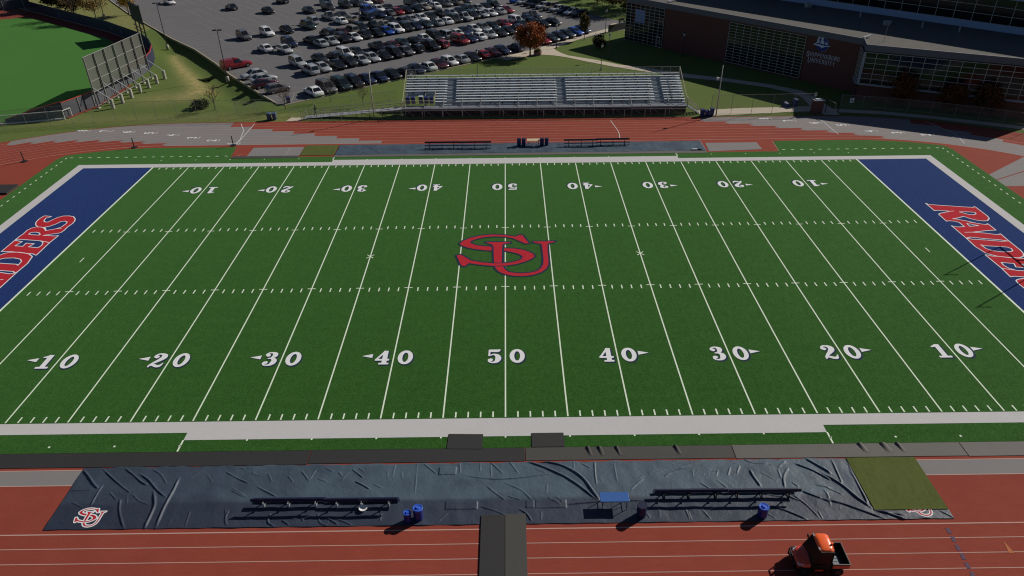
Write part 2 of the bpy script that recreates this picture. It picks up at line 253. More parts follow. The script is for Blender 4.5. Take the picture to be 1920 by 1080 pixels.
FOLDS=[(0.07, [(-28.56, -29.02), (-27.86, -29.64), (-27.08, -30.43), (-26.63, -30.76)]), (0.05, [(-27.31, -28.91), (-26.04, -29.93), (-24.84, -30.85), (-24.39, -31.11)]), (0.05, [(-26.55, -30.31), (-26.55, -31.33), (-26.49, -32.25)]), (0.06, [(-25.83, -28.87), (-24.92, -29.55), (-24.05, -30.23), (-23.54, -30.49)]), (0.06, [(-24.68, -29.43), (-23.76, -29.97), (-22.8, -30.89), (-21.89, -31.59)]), (0.08, [(-21.73, -29.74), (-21.68, -31.03), (-21.72, -32.39), (-21.61, -34.13)]), (0.08, [(-23.04, -30.88), (-22.43, -32.13), (-22.32, -33.21), (-22.3, -34.12)]), (0.06, [(-24.85, -31.61), (-24.42, -32.7), (-23.5, -34.1)]), (0.03, [(-24.39, -31.11), (-23.56, -31.81), (-22.77, -32.13)]), (0.03, [(-23.85, -29.04), (-23.03, -29.59), (-22.34, -30.45)]), (0.03, [(-28.62, -30.85), (-26.89, -30.82)]), (0.03, [(-25.83, -31.03), (-25.03, -31.73)]), (0.03, [(-27.87, -31.86), (-26.94, -32.3)]), (0.04, [(-18.86, -29.32), (-17.87, -29.94), (-16.82, -30.48)]), (0.03, [(-19.97, -32.66), (-19.82, -33.94)]), (0.04, [(-17.51, -32.58), (-17.52, -33.4), (-17.2, -33.98)]), (0.03, [(-17.93, -30.97), (-16.86, -31.61)]), (0.025, [(-20.33, -29.1), (-21.04, -30.15)]), (0.02, [(-24.63, -31.11), (-24.24, -32.11)]), (0.025, [(-19.94, -29.64), (-19.27, -30.44)]), (0.02, [(-20.92, -33.23), (-20.92, -33.92)]), (0.02, [(-25.02, -32.57), (-25.2, -33.96)]), (0.04, [(-16.38, -30.7), (-15.55, -31.17), (-14.74, -31.64)]), (0.03, [(-17.96, -29.02), (-17.56, -29.14)]), (0.03, [(-17.12, -29.39), (-16.48, -29.76), (-15.95, -29.41)]), (0.03, [(-15.92, -29.53), (-15.42, -30.37)]), (0.03, [(-14.51, -29.8), (-14.01, -30.39)]), (0.03, [(-13.74, -29.33), (-12.98, -30.3)]), (0.03, [(-12.71, -29.11), (-13.04, -30.41)]), (0.04, [(-10.34, -29.27), (-9.92, -29.64), (-9.39, -30.12)]), (0.05, [(-9.97, -30.35), (-9.38, -30.7), (-8.79, -31.12)]), (0.03, [(-9.91, -29.15), (-9.49, -29.52)]), (0.02, [(-7.48, -28.83), (-7.52, -30.27)]), (0.02, [(-7.9, -29.43), (-7.83, -30.27)]), (0.03, [(-12.5, -30.07), (-11.72, -30.43)]), (0.03, [(-11.19, -29.5), (-10.83, -29.98)]), (0.03, [(-10.48, -29.51), (-10.86, -30.33)]), (0.03, [(-5.53, -28.86), (-4.55, -29.85)]), (0.02, [(-6.98, -29.57), (-6.81, -30.28)]), (0.02, [(-8.7, -30.6), (-8.03, -31.01)]), (0.05, [(-14.81, -32.94), (-14.77, -33.67), (-14.27, -33.99)]), (0.04, [(-13.33, -33.49), (-12.71, -33.29)]), (0.04, [(-12.93, -33.08), (-12.53, -33.71)]), (0.04, [(-11.86, -32.99), (-11.53, -33.73), (-10.97, -34.04)]), (0.05, [(-11.29, -33.31), (-10.33, -33.95)]), (0.04, [(-10.6, -33.43), (-9.5, -33.96)]), (0.04, [(-14.0, -33.48), (-13.39, -33.9)]), (0.03, [(-7.82, -33.05), (-7.8, -33.79)]), (0.03, [(-17.82, -32.46), (-17.25, -33.94)]), (0.03, [(-17.93, -30.79), (-16.72, -31.6)]), (0.02, [(-6.0, -28.73), (-5.87, -31.67)]), (0.02, [(-3.62, -33.12), (-4.23, -33.84)]), (0.025, [(-11.55, -29.49), (-12.17, -29.11)]), (0.02, [(-9.12, -31.28), (-11.21, -32.03)]), (0.03, [(-1.17, -28.61), (-0.6, -29.3), (-0.15, -29.91)]), (0.03, [(0.2, -28.63), (0.88, -29.93)]), (0.07, [(1.21, -28.65), (2.39, -29.22), (3.92, -30.18), (5.01, -31.23), (5.95, -32.36)]), (0.08, [(1.61, -28.65), (3.21, -28.96), (4.27, -29.52), (5.09, -30.33), (5.81, -31.86), (6.0, -32.3)]), (0.03, [(-3.13, -28.71), (-3.01, -29.93)]), (0.04, [(-3.32, -29.79), (-2.07, -30.14), (-0.69, -30.32), (0.78, -30.25), (2.36, -30.02), (3.06, -29.9)]), (0.04, [(-1.27, -30.87), (-0.58, -31.63), (-0.01, -32.14)]), (0.03, [(-0.1, -30.63), (0.96, -31.28), (1.7, -32.17)]), (0.03, [(0.09, -31.77), (1.04, -32.15)]), (0.05, [(0.83, -32.87), (1.29, -33.24), (1.64, -33.88)]), (0.04, [(-1.61, -32.6), (-0.76, -32.97), (-0.01, -33.33)]), (0.06, [(3.76, -32.56), (4.9, -32.46), (5.95, -32.36), (7.93, -32.33), (9.36, -32.29)]), (0.04, [(6.04, -28.73), (5.95, -30.08), (5.95, -30.99)]), (0.03, [(9.09, -30.46), (8.63, -30.9), (8.06, -31.47)]), (0.04, [(12.46, -28.91), (11.39, -29.23), (10.29, -29.76), (9.24, -30.14), (8.69, -30.52)]), (0.03, [(12.55, -29.39), (11.28, -29.77), (10.49, -30.29)]), (0.02, [(7.31, -29.03), (7.34, -30.75)]), (0.03, [(2.66, -31.94), (3.48, -32.56)]), (0.03, [(3.24, -31.82), (3.67, -32.44)]), (0.02, [(9.63, -32.9), (9.69, -33.61)]), (0.03, [(7.95, -32.87), (8.73, -33.24), (9.0, -33.83)]), (0.02, [(11.44, -33.17), (11.55, -33.98)]), (0.02, [(2.23, -33.02), (2.2, -33.83)]), (0.03, [(4.62, -28.84), (4.56, -29.66)]), (0.03, [(5.11, -28.99), (5.76, -29.48)]), (0.02, [(2.71, -30.81), (2.62, -31.81)]), (0.02, [(1.89, -29.34), (2.76, -29.89)]), (0.02, [(-1.72, -28.73), (-1.69, -29.68)]), (0.02, [(-1.01, -28.88), (-0.94, -30.23)]), (0.04, [(13.65, -28.81), (12.25, -29.33), (11.19, -29.85), (10.46, -30.37)]), (0.03, [(11.96, -28.78), (10.63, -29.41), (9.41, -30.03)]), (0.07, [(16.31, -29.78), (16.39, -30.47), (16.61, -31.29)]), (0.06, [(18.93, -29.66), (18.34, -30.5), (18.13, -31.37)]), (0.03, [(15.08, -29.49), (14.7, -30.33)]), (0.03, [(15.74, -29.39), (15.34, -30.13)]), (0.03, [(16.09, -28.74), (16.76, -29.19), (17.72, -29.21)]), (0.07, [(20.34, -28.81), (20.98, -29.48), (21.65, -30.24)]), (0.06, [(19.47, -29.24), (20.43, -29.9), (21.41, -30.86)]), (0.06, [(19.12, -31.64), (19.85, -32.15), (20.72, -32.65)]), (0.04, [(18.18, -29.76), (18.15, -30.6)]), (0.04, [(18.98, -29.01), (18.22, -29.65)]), (0.04, [(18.4, -31.92), (19.01, -32.81), (19.49, -33.95)]), (0.06, [(16.74, -32.87), (17.7, -33.36), (18.72, -34.03)]), (0.04, [(17.79, -31.72), (18.42, -32.32), (18.88, -32.52)]), (0.03, [(20.21, -31.15), (21.17, -31.47)]), (0.03, [(20.6, -31.56), (20.68, -32.36)]), (0.03, [(12.23, -32.89), (12.74, -33.89)]), (0.03, [(11.32, -32.97), (11.41, -33.91)]), (0.03, [(13.84, -30.63), (14.43, -31.36)]), (0.03, [(12.71, -30.82), (13.33, -31.44)]), (0.02, [(16.93, -29.95), (17.73, -30.7)]), (0.02, [(13.71, -29.89), (14.68, -29.8)]), (0.02, [(13.89, -30.42), (14.23, -29.69)]), (0.02, [(9.62, -32.85), (9.6, -33.79)]), (0.03, [(18.74, -30.92), (19.07, -31.33)]), (0.02, [(12.49, -29.66), (12.41, -30.4)]), (0.03, [(19.58, -33.3), (19.63, -33.95)]), (0.04, [(15.91, -31.58), (17.01, -32.0), (18.0, -32.21)]), (0.02, [(16.22, -33.34), (16.78, -33.91)]), (0.02, [(17.65, -29.42), (18.99, -29.23)]), (0.08, [(20.97, -30.16), (21.84, -31.15), (22.48, -32.36), (23.09, -33.26)]), (0.07, [(20.17, -32.32), (21.47, -32.86), (22.35, -33.38), (23.62, -34.08)]), (0.08, [(23.09, -33.26), (23.91, -33.65), (24.86, -34.16)]), (0.05, [(23.15, -28.9), (23.0, -30.34), (22.95, -31.7), (23.01, -32.75)]), (0.04, [(22.91, -29.77), (22.96, -31.44), (22.91, -33.01)]), (0.05, [(22.09, -28.88), (22.01, -30.46), (21.94, -31.15)]), (0.06, [(23.14, -33.39), (25.13, -33.8), (26.37, -34.06)]), (0.04, [(27.1, -33.39), (27.76, -34.02)]), (0.03, [(20.66, -31.26), (21.68, -32.08)]), (0.03, [(20.72, -31.67), (20.52, -32.97)]), (0.04, [(21.23, -29.45), (21.54, -30.31)])]
TBOX=[[(-3.82, -32.2), (-1.79, -32.86)], [(1.87, -32.17), (3.85, -32.83)], [(1.29, -32.18), (1.82, -32.8)], [(-4.45, -29.23), (-3.31, -29.92)]]
CARS="""s,W,r,10.9,63,0;v,G,f,13.4,63,0;v,E,f,16.1,63,0;u,K,f,18.6,63,0;s,N,f,21.1,63,0;s,N,f,23.6,63,0;s,K,f,26.1,63,0;s,D,r,28.7,63,0;s,N,f,31.2,63,0;s,W,r,33.8,63,0;s,M,f,36.3,63,0;h,W,f,38.9,63,0;s,S,r,41.4,63,0;s,K,f,43.9,63,0;s,R,r,46.4,63,0;s,M,f,48.9,63,0;s,N,f,51.5,63,0;h,N,r,54.9,63,0;s,R,f,62.9,63,0;s,E,f,65.4,63,0;s,N,f,67.9,63,0;s,E,f,70.4,63,0;s,B,f,73.2,63,0;s,N,f,75.7,63,0;u,S,r,16.6,75.2,1;s,S,f,19.1,75.2,1;s,K,f,22.0,75.2,1;u,D,f,24.5,75.2,1;s,S,f,27.0,75.2,1;s,S,f,29.5,75.2,1;s,K,f,32.0,75.2,1;u,K,f,34.5,75.2,1;s,G,f,37.0,75.2,1;h,K,r,39.6,75.2,1;u,K,f,43.0,75.2,1;h,R,r,45.5,75.2,1;v,R,f,50.2,75.2,1;s,N,f,52.7,75.2,1;s,W,r,55.2,75.2,1;h,S,f,58.1,75.2,1;s,D,f,60.8,75.2,1;s,D,f,63.3,75.2,1;s,N,f,66.4,75.2,1;s,K,f,73.4,75.2,1;s,K,f,76.4,75.2,1;u,S,f,17.1,81.3,2;s,D,f,21.8,81.3,2;h,D,r,24.5,81.3,2;u,W,f,27.0,81.3,2;s,D,f,29.5,81.3,2;p,K,f,34.6,81.3,2;s,M,r,37.6,81.3,2;s,E,f,40.2,81.3,2;s,K,r,42.8,81.3,2;s,W,f,45.7,81.3,2;v,D,f,48.2,81.3,2;u,S,r,50.7,81.3,2;s,W,r,53.5,81.3,2;s,N,f,56.0,81.3,2;s,W,f,58.8,81.3,2;s,G,f,61.3,81.3,2;s,E,f,63.8,81.3,2;s,R,f,66.9,81.3,2;u,W,f,71.0,81.3,2;s,N,f,74.7,81.3,2;s,S,f,19.8,92.6,3;s,S,r,27.6,92.6,3;s,S,f,30.1,92.6,3;u,K,f,32.9,92.6,3;s,W,f,35.4,92.6,3;s,K,f,38.1,92.6,3;s,K,f,41.0,92.6,3;h,B,f,43.5,92.6,3;u,W,f,46.0,92.6,3;u,K,f,48.5,92.6,3;s,N,f,51.0,92.6,3;s,E,f,53.5,92.6,3;s,S,r,56.6,92.6,3;s,W,r,59.1,92.6,3;u,D,f,61.7,92.6,3;p,S,f,64.5,92.6,3;u,K,f,67.0,92.6,3;s,S,f,69.7,92.6,3;s,W,f,72.2,92.6,3;s,S,r,74.8,92.6,3;s,R,f,77.3,92.6,3;v,D,r,32.8,98.9,4;s,M,r,35.6,98.9,4;u,T,r,38.3,98.9,4;u,K,f,40.8,98.9,4;p,K,r,43.8,98.9,4;s,T,r,46.6,98.9,4;s,G,f,51.9,98.9,4;s,S,f,54.4,98.9,4;s,W,f,56.9,98.9,4;s,D,f,59.4,98.9,4;p,K,r,61.9,98.9,4;s,S,f,65.2,98.9,4;s,N,f,68.2,98.9,4;u,E,f,70.7,98.9,4;s,S,f,73.6,98.9,4;s,K,f,76.1,98.9,4;u,D,f,78.6,98.9,4;u,G,f,18.4,109,5;u,W,f,23.4,109,5;s,K,f,27.9,109,5;u,E,f,33.2,109,5;s,W,r,41.2,109,5;h,T,r,44.0,109,5;u,N,r,48.4,109,5;s,N,f,51.7,109,5;s,G,r,54.2,109,5;s,R,f,56.7,109,5;s,K,f,59.4,109,5;s,K,f,62.0,109,5;s,T,f,64.5,109,5;s,W,r,67.4,109,5;s,G,f,71.2,109,5;s,T,r,74.2,109,5;s,K,f,76.8,109,5;p,S,r,41.6,115,6;s,D,r,44.5,115,6;v,B,f,51.9,115,6;s,W,f,55.0,115,6;s,D,r,57.5,115,6;v,D,f,64.9,115,6;s,D,f,67.4,115,6;s,W,r,69.9,115,6;s,D,f,41.6,125,7;u,D,f,46.6,125,7;u,D,f,51.5,125,7;s,D,f,54.6,125,7;s,W,f,57.4,125,7;s,M,f,60.9,125,7;s,K,f,33.9,131.5,8;s,N,f,49.5,131.5,8;s,K,e,87.4,77.6,e;s,W,e,87.4,80.1,e;s,N,e,87.4,82.6,e;s,S,e,87.4,85.1,e;u,T,e,87.4,87.6,e;s,S,e,87.4,90.2,e;u,K,e,87.4,92.7,e;s,K,e,87.4,95.2,e;s,S,e,87.4,97.7,e;s,B,e,87.4,100.2,e;h,G,E,7.1,68.5,E;s,M,E,6.8,72.6,E;s,S,E,7.9,75.7,E;s,S,e,7.6,79.6,E;q,R,E,7.9,87.8,E;s,E,f,69.5,77.7,-1;s,N,f,73.1,78.6,-1;p,K,f,77.3,83.2,-1;s,W,r,17.3,96.1,-1;s,K,r,27.5,96.5,-1;u,N,f,22.8,96.9,-1;s,D,f,49.7,100.9,-1;s,K,f,71.2,112.3,-1;u,S,r,36.1,113.1,-1;s,K,r,42.1,141.4,-1;s,D,r,29.0,142.1,-1;s,W,f,19.7,160.3,-1"""
# ================================================================ materials of the setting
m_lawn = mat('lawn', (.066, .112, .020), .95, .08, [(.12, .5, (.115, .130, .035)), (2.2, .5, (.036, .072, .010)), (9., .4, (.14, .15, .05))], (14, .6, .05))
m_turf = mat('turf', (.026, .098, .013), .95, .04, [(.05, .9, (.042, .135, .018)), (.20, .7, (.016, .068, .007), (1.8, .45, 1)), (.75, .8, (.046, .142, .024), (.5, 1.6, 1)), (2.6, .7, (.010, .052, .004), (1, .5, 1)), (6.5, .7, (.065, .170, .042)), (15., .8, (.004, .030, .002))], (40, .5, .02))
m_turf2 = mat('ball_turf', (.034, .125, .016), .95, .06, [(.06, .5, (.048, .145, .022)), (.9, .5, (.028, .105, .012), (1.6, .7, 1)), (8., .35, (.06, .16, .035))])
m_blue = mat('end_zone_blue', (.009, .026, .140), .95, .04, [(.1, .6, (.014, .038, .170)), (1.5, .6, (.006, .016, .090), (1.6, .6, 1)), (5., .9, (.022, .060, .24)), (11., .8, (.003, .009, .05))], (40, .4, .02))
m_white = mat('field_white', (.56, .555, .565), .9, .15, [(.8, .5, (.52, .51, .52)), (7., .35, (.44, .45, .44))])
m_line = mat('line_white', (.74, .84, .68), .9, .15, [(5., .3, (.60, .72, .55))])
m_num = mat('number_white', (.78, .80, .82), .9, .15, [(6., .3, (.58, .60, .62))])
m_navyp = mat('paint_navy', (.018, .028, .07), .9, .1, [(6., .4, (.03, .05, .07))])
m_red = mat('paint_red', (.46, .020, .034), .95, .06, [(.8, .5, (.36, .016, .042)), (8., .5, (.56, .045, .050))])
m_track = mat('track_red', (.325, .066, .040), .94, .1, [(.045, .65, (.250, .052, .040)), (.5, .4, (.37, .090, .058)), (2.5, .3, (.22, .050, .036), (.3, 2, 1)), (16., .6, (.165, .036, .028))], (60, .4, .01))
m_tgray = mat('track_gray', (.215, .205, .205), .9, .2, [(.3, .4, (.18, .172, .175)), (14., .35, (.27, .26, .26))])
m_tline = mat('track_line', (.50, .33, .28), .9, .15, [(4., .4, (.50, .30, .26))])
m_gline = mat('track_line_gray', (.34, .33, .33), .9, .15)
m_asph = mat('asphalt', (.145, .143, .152), .9, .25, [(.03, .55, (.105, .103, .110)), (.25, .5, (.150, .146, .150)), (.6, .35, (.09, .09, .096), (.2, 3, 1)), (16., .35, (.18, .178, .18))], (30, .3, .02))
m_park = mat('parking_paint', (.30, .30, .30), .9, .2, [(1.2, .7, (.17, .17, .175))])
m_conc = mat('concrete', (.50, .44, .35), .9, .2, [(.3, .5, (.44, .38, .30)), (6., .35, (.58, .52, .42))])
m_curb = mat('curb', (.42, .37, .27), .9, .2, [(2., .5, (.30, .27, .20))])
m_warn = mat('warning_track', (.22, .055, .040), .95, .1, [(3., .4, (.17, .04, .03))])
m_rubber = mat('black_rubber', (.028, .028, .030), .8, .3, [(12., .5, (.045, .044, .043))], (60, .5, .01))
m_rubber2 = mat('worn_rubber', (.062, .060, .056), .8, .3, [(.8, .4, (.050, .049, .047)), (10., .5, (.085, .083, .078))], (60, .5, .01))
m_rubber3 = mat('grey_mat', (.125, .118, .11), .8, .3, [(.6, .5, (.10, .096, .09)), (10., .4, (.15, .145, .14))], (60, .5, .01))

for m_s, tint, amt in ((m_turf, (.45, 1, .35), .22), (m_turf2, (.45, 1, .35), .15), (m_blue, (.3, .5, 1), .15), (m_lawn, (.7, 1, .4), .12)):
    b_ = m_s.node_tree.nodes['Principled BSDF']
    if 'Sheen Weight' in b_.inputs:
        b_.inputs['Sheen Weight'].default_value = amt; b_.inputs['Sheen Tint'].default_value = (*tint, 1); b_.inputs['Sheen Roughness'].default_value = .45
# ================================================================ ground with the ditch beside the car park
SW = [(-80, 103), (-72, 93), (-66, 85.5), (-59, 75.5), (-54, 68), (-49.5, 61), (-44.5, 54.5), (-39.5, 50)]
def seg_d(px, py, P):
    d = np.full(np.shape(px), 1e9); tt = np.zeros(np.shape(px))
    for i in range(len(P)-1):
        ax, ay = P[i]; bx, by = P[i+1]; ex, ey = bx-ax, by-ay
        t = np.clip(((px-ax)*ex+(py-ay)*ey)/(ex*ex+ey*ey), 0, 1); q = np.hypot(px-ax-t*ex, py-ay-t*ey)
        tt = np.where(q < d, i+t, tt); d = np.minimum(d, q)
    return d, tt
def ground_h(x, y):
    d, t = seg_d(x, y, SW)
    f = np.clip(t/1.5, 0, 1)*np.clip((7-t)/.8, 0, 1)
    return -1.25*np.exp(-(d/2.7)**2)*f-.02
xs = np.concatenate([[-2500, -900, -400, -220], np.arange(-130, -30, 1.0), [-30, 0, 40, 100, 200, 400, 900, 2500]])
ys = np.concatenate([[-2500, -600, -150, 0], np.arange(38, 125, 1.0), [125, 180, 300, 600, 1200, 2500]])
X, Y = np.meshgrid(xs, ys, indexing='ij'); Zg = ground_h(X, Y)
nx, ny = X.shape
idx = np.arange(nx*ny).reshape(nx, ny)
fs = np.stack([idx[:-1, :-1], idx[1:, :-1], idx[1:, 1:], idx[:-1, 1:]], -1).reshape(-1, 4)
me = bpy.data.meshes.new('ground'); me.from_pydata(np.stack([X, Y, Zg], -1).reshape(-1, 3).tolist(), [], fs.tolist())
att = me.attributes.new('dry', 'FLOAT', 'POINT')
d1, t1 = seg_d(X, Y, STRAW_L)
dry = np.exp(-(d1/(.75+.38*t1))**2)*.95
dry = np.maximum(dry, .55*np.exp(-(((X+57)/4.5)**2+((Y-54)/3.5)**2)))
dry = np.maximum(dry, .35*np.exp(-(np.abs(Y-44)/2.5)**2)*(X < -30))
dry = np.maximum(dry, .55*((X < -80) & (Y > 100)))
att.data.foreach_set('value', dry.reshape(-1).astype(np.float32))
me.polygons.foreach_set('use_smooth', [True]*len(me.polygons))
me.materials.append(m_lawn)
ground = bpy.data.objects.new('ground', me); C.objects.link(ground); struct(ground)
t = m_lawn.node_tree; b_ = t.nodes['Principled BSDF']
an = t.nodes.new('ShaderNodeAttribute'); an.attribute_name = 'dry'
nn = t.nodes.new('ShaderNodeTexNoise'); nn.inputs['Scale'].default_value = 1.3; nn.inputs['Detail'].default_value = 5
t.links.new(t.nodes['Texture Coordinate'].outputs['Object'], nn.inputs['Vector'])
mm = t.nodes.new('ShaderNodeMath'); mm.operation = 'MULTIPLY'; t.links.new(an.outputs['Fac'], mm.inputs[0])
m2 = t.nodes.new('ShaderNodeMapRange'); m2.inputs[1].default_value = .3; m2.inputs[2].default_value = .6; m2.inputs[3].default_value = .35; m2.inputs[4].default_value = 1
t.links.new(nn.outputs[0], m2.inputs[0]); t.links.new(m2.outputs[0], mm.inputs[1])
mx = t.nodes.new('ShaderNodeMix'); mx.data_type = 'RGBA'; mx.inputs[7].default_value = (.29, .23, .105, 1)
old = b_.inputs['Base Color'].links[0].from_socket
t.links.new(mm.outputs[0], mx.inputs[0]); t.links.new(old, mx.inputs[6]); t.links.new(mx.outputs[2], b_.inputs['Base Color'])

# ================================================================ running track
CY, CX, R0, LW = -1.05, 47., 33.35, 1.07
def stadium(r, n=48):
    P = [(CX+r*math.sin(a), CY+r*math.cos(a)) for a in [math.pi*i/n for i in range(n+1)]]
    return P+[(-CX-r*math.sin(a), CY-r*math.cos(a)) for a in [math.pi*i/n for i in range(n+1)]]
struct(MB().poly(stadium(43.0), 0.0).build('running_track', m_track))
def far_pt(s, r, rc):
    if abs(s) <= CX: return (s, CY+r)
    th = (abs(s)-CX)/rc; sg = 1 if s > 0 else -1
    return (sg*(CX+r*math.sin(th)), CY+r*math.cos(th))
mb = MB()
for k in range(8):
    rc = R0+LW*(k+.5)
    for s0, s1 in ((-47.3-3.35*k, -17.3-3.35*k), (53.2-3.35*k, 83.2-3.35*k)):
        n = 24; S = [s0+(s1-s0)*i/n for i in range(n+1)]
        a = [far_pt(s, R0+LW*k, rc) for s in S]; b = [far_pt(s, R0+LW*(k+1)+(.85 if k == 7 else 0), rc) for s in S]
        tipl = far_pt(s0-.7, rc, rc)
        mb.add([(*p, .004) for p in a+b], [(i, i+1, n+2+i, n+1+i) for i in range(n)])
        mb.add([(*tipl, .004), (*a[0], .004), (*b[0], .004)], [(0, 1, 2)])
# outer grey margin on the left bend side of the far straight
struct(mb.build('exchange_zones', m_tgray))
mb = MB()
for k in range(9):
    P = stadium(R0+LW*k, 64); mb.strip(P+[P[0]], .05 if k else .08, .008)
struct(mb.build('lane_lines', m_tline))
mb = MB()
for P in (FINISH, [(-37.5, 41.1), (-37.5, 32.4)], [(a, b) for a, b in LINE3], LINE4, LINE5): mb.strip(P, .07, .012)
for i, (x, y) in enumerate(NUML): mb.strip([(x+1.05, y-.45), (x+1.05, y+.45)], .06, .012)
for i, (x, y) in enumerate(NUMR): mb.strip([(x+1.05, y-.45), (x+1.05, y+.45)], .06, .012)
# lane numerals, tops pointing against the run
def rotp(x, y, cx, cy, a): return (cx+x*math.cos(a)-y*math.sin(a), cy+x*math.sin(a)+y*math.cos(a))
NUMS = {1: [[(.5, 0, .09), (.5, 1, .09)], [(.5, 1, .09), (.25, .8, .07)]], 2: [[(.1, .75, .08), (.5, 1, .09), (.85, .7, .1), (.1, .05, .09)], [(.1, .05, .1), (.9, .05, .1)]],
        3: [[(.1, .9, .09), (.6, 1, .09), (.85, .75, .1), (.45, .53, .08), (.88, .28, .1), (.5, 0, .09), (.1, .12, .09)]], 4: [[(.65, 0, .1), (.65, 1, .1)], [(.65, 1, .09), (.08, .32, .09)], [(.08, .32, .09), (.95, .32, .09)]],
        5: [[(.85, 1, .09), (.2, 1, .09)], [(.2, 1, .09), (.15, .55, .09)], [(.15, .55, .09), (.7, .6, .1), (.85, .3, .1), (.5, 0, .09), (.1, .1, .09)]],
        6: [[(.8, .95, .09), (.3, .8, .1), (.12, .35, .1), (.5, 0, .1), (.85, .3, .1), (.5, .58, .1), (.15, .35, .1)]], 7: [[(.1, 1, .1), (.9, 1, .1)], [(.9, 1, .1), (.4, 0, .1)]],
        8: [[(.5, .52, .09), (.2, .78, .1), (.5, 1, .1), (.8, .78, .1), (.5, .52, .09), (.15, .25, .1), (.5, 0, .1), (.85, .25, .1), (.5, .52, .09)]]}
gx, gy, GX, GY = grid(-.15, 1.15, -.15, 1.15, .05)
for lst, base in ((NUML, 1), (NUMR, 1)):
    for k, (x, y) in enumerate(lst):
        F = np.minimum.reduce([stroke_sdf(s, GX, GY) for s in NUMS[k+1]])
        ang = math.pi/2
        sdf_fill(F, gx, gy, mb, .012, 0, lambda a, b, x=x, y=y: rotp((a-.5)*.62, (b-.5)*1.25, x, y, ang))
struct(mb.build('lane_numbers', m_num))
mb = MB()
for x0, x1 in ((-62, -20), (20, 64)): mb.box(x0, x1, -30.42, -29.06, .001, .004)
mb.add([(x, y, .004) for x, y in ((60, 17.2), (60, 18.9), (73, 27), (75, 25)) if 0], [])
mb.poly([(59.9, 17.35), (60.0, 18.95), (70, 26.2), (73, 24.2)], .006); mb.poly([(59.9, 15.4), (60, 17.2), (73, 24.0), (76, 22.5), (66, 15.5)], .006)
mb.poly([(-34.7, 28.0), (-34.7, 31.1), (-27.7, 31.2), (-27.7, 28.0)], .016); mb.poly([(27.4, 27.8), (27.6, 31.0), (34.7, 31.0), (34.7, 28.4)], .016)
struct(mb.build('runway', m_tgray))
mb = MB()
for x0, x1 in ((-62, -20), (20, 64)):
    mb.strip([(x0, -29.06), (x1, -29.06)], .07, .010); mb.strip([(x0, -30.42), (x1, -30.42)], .07, .010)
mb.strip([(-29.6, 28.1), (-29.6, 31.0)], .05, .020); mb.strip([(37.0, 31.3), (36.7, 27.7)], .07, .020)
mb.strip([(-36.3, 27.6), (-35.6, 28.8)], .06, .020)
struct(mb.build('runway_lines', m_tline))
mb = MB()
mb.poly([(29.80, -35.74), (29.95, -36.62), (29.62, -36.62)], .012)
struct(mb.build('track_mark', mat('mark_orange', (.45, .16, .07), .9, .1)))
mb = MB()
for i in range(6):
    y = -34.75-i*.62; mb.strip([(26.95-.05*i+.03*(i % 2), y), (26.92-.05*i, y-.42)], .22, .012)
struct(mb.build('track_mark', mat('mark_blue', (.12, .08, .13), .9, .1)))

# ================================================================ football field
arcL = [far_pt(-46-14*i/8*1.0, 32.55, 33) for i in range(9)]; arcR = [(-x, y) for x, y in arcL]
field = [(-60, -27.42), (60, -27.42)]+[(60, 27.6)]+arcR[::-1]+[(37.15, 31.4), (36.7, 27.55), (-36.75, 27.55), (-37.15, 31.4)]+arcL+[(-60, 27.6)]
struct(MB().poly(field, .012).build('football_field', m_turf))
for sg in (-1, 1):
    x0, x1 = sorted((sg*45.92, sg*54.86)); struct(MB().poly([(x0, -24.384), (x1, -24.384), (x1, 24.384), (x0, 24.384)], .016).build('end_zone', m_blue))
mb = MB(); bw = 1.15; Z = .020
for sg in (-1, 1):
    y0, y1 = sorted((sg*24.384, sg*(24.384+bw))); mb.poly([(-54.86-bw, y0), (54.86+bw, y0), (54.86+bw, y1), (-54.86-bw, y1)], Z)
    y0, y1 = sorted((sg*(24.384+bw), sg*26.28)); mb.poly([(-22.8, y0), (22.8, y0), (22.8, y1), (-22.8, y1)], Z)
    x0, x1 = sorted((sg*54.86, sg*(54.86+bw))); mb.poly([(x0, -24.384), (x1, -24.384), (x1, 24.384), (x0, 24.384)], Z)
struct(mb.build('sideline_border', m_white))
mb = MB()
yd = .9144
def rect(x0, x1, y0, y1, z=Z): mb.poly([(min(x0, x1), min(y0, y1)), (max(x0, x1), min(y0, y1)), (max(x0, x1), max(y0, y1)), (min(x0, x1), max(y0, y1))], z)
for k in range(-9, 10):
    x = 5*k*yd; rect(x-.055, x+.055, -24.28, 24.28)
    for s in (-1, 1):
        rect(x-.38, x-.055, s*6.05, s*6.15); rect(x+.055, x+.38, s*6.05, s*6.15)
for s in (-1, 1):
    rect(s*45.72, s*45.92, -24.384, 24.384, .020)
    for t_ in (-1, 1): rect(s*22.75, s*22.87, t_*26.28, t_*27.4)
    rect(s*42.98-.05, s*42.98+.05, -.45, .45)
    for a in (45, -45):
        ca, sa = math.cos(R(a)), math.sin(R(a)); mb.strip([(s*13.716-.5*ca, -.5*sa), (s*13.716+.5*ca, .5*sa)], .09, .024 if a > 0 else .028)
    for k in range(0, 46):
        x = 37.3+1.22*k
        if x < 58.8: rect(s*x, s*(x+.42), 28.05, 28.17)
        y = 28.1-1.22*k
        if y > -27: rect(s*58.84, s*58.96, y, y-.42)
    for k in range(-4, 5): rect(k*5*yd-.06, k*5*yd+.06, s*26.28, s*26.42)
    for k in range(5, 11):
        for q in (-1, 1): rect(q*k*5*yd-.07, q*k*5*yd+.07, s*26.75, s*26.9)
for k in range(-49, 50):
    if k % 5 == 0: continue
    x = k*yd
    for s in (-1, 1):
        rect(x-.055, x+.055, s*24.28, s*23.67); rect(x-.055, x+.055, s*6.05, s*6.70)
struct(mb.build('yard_lines', m_line))

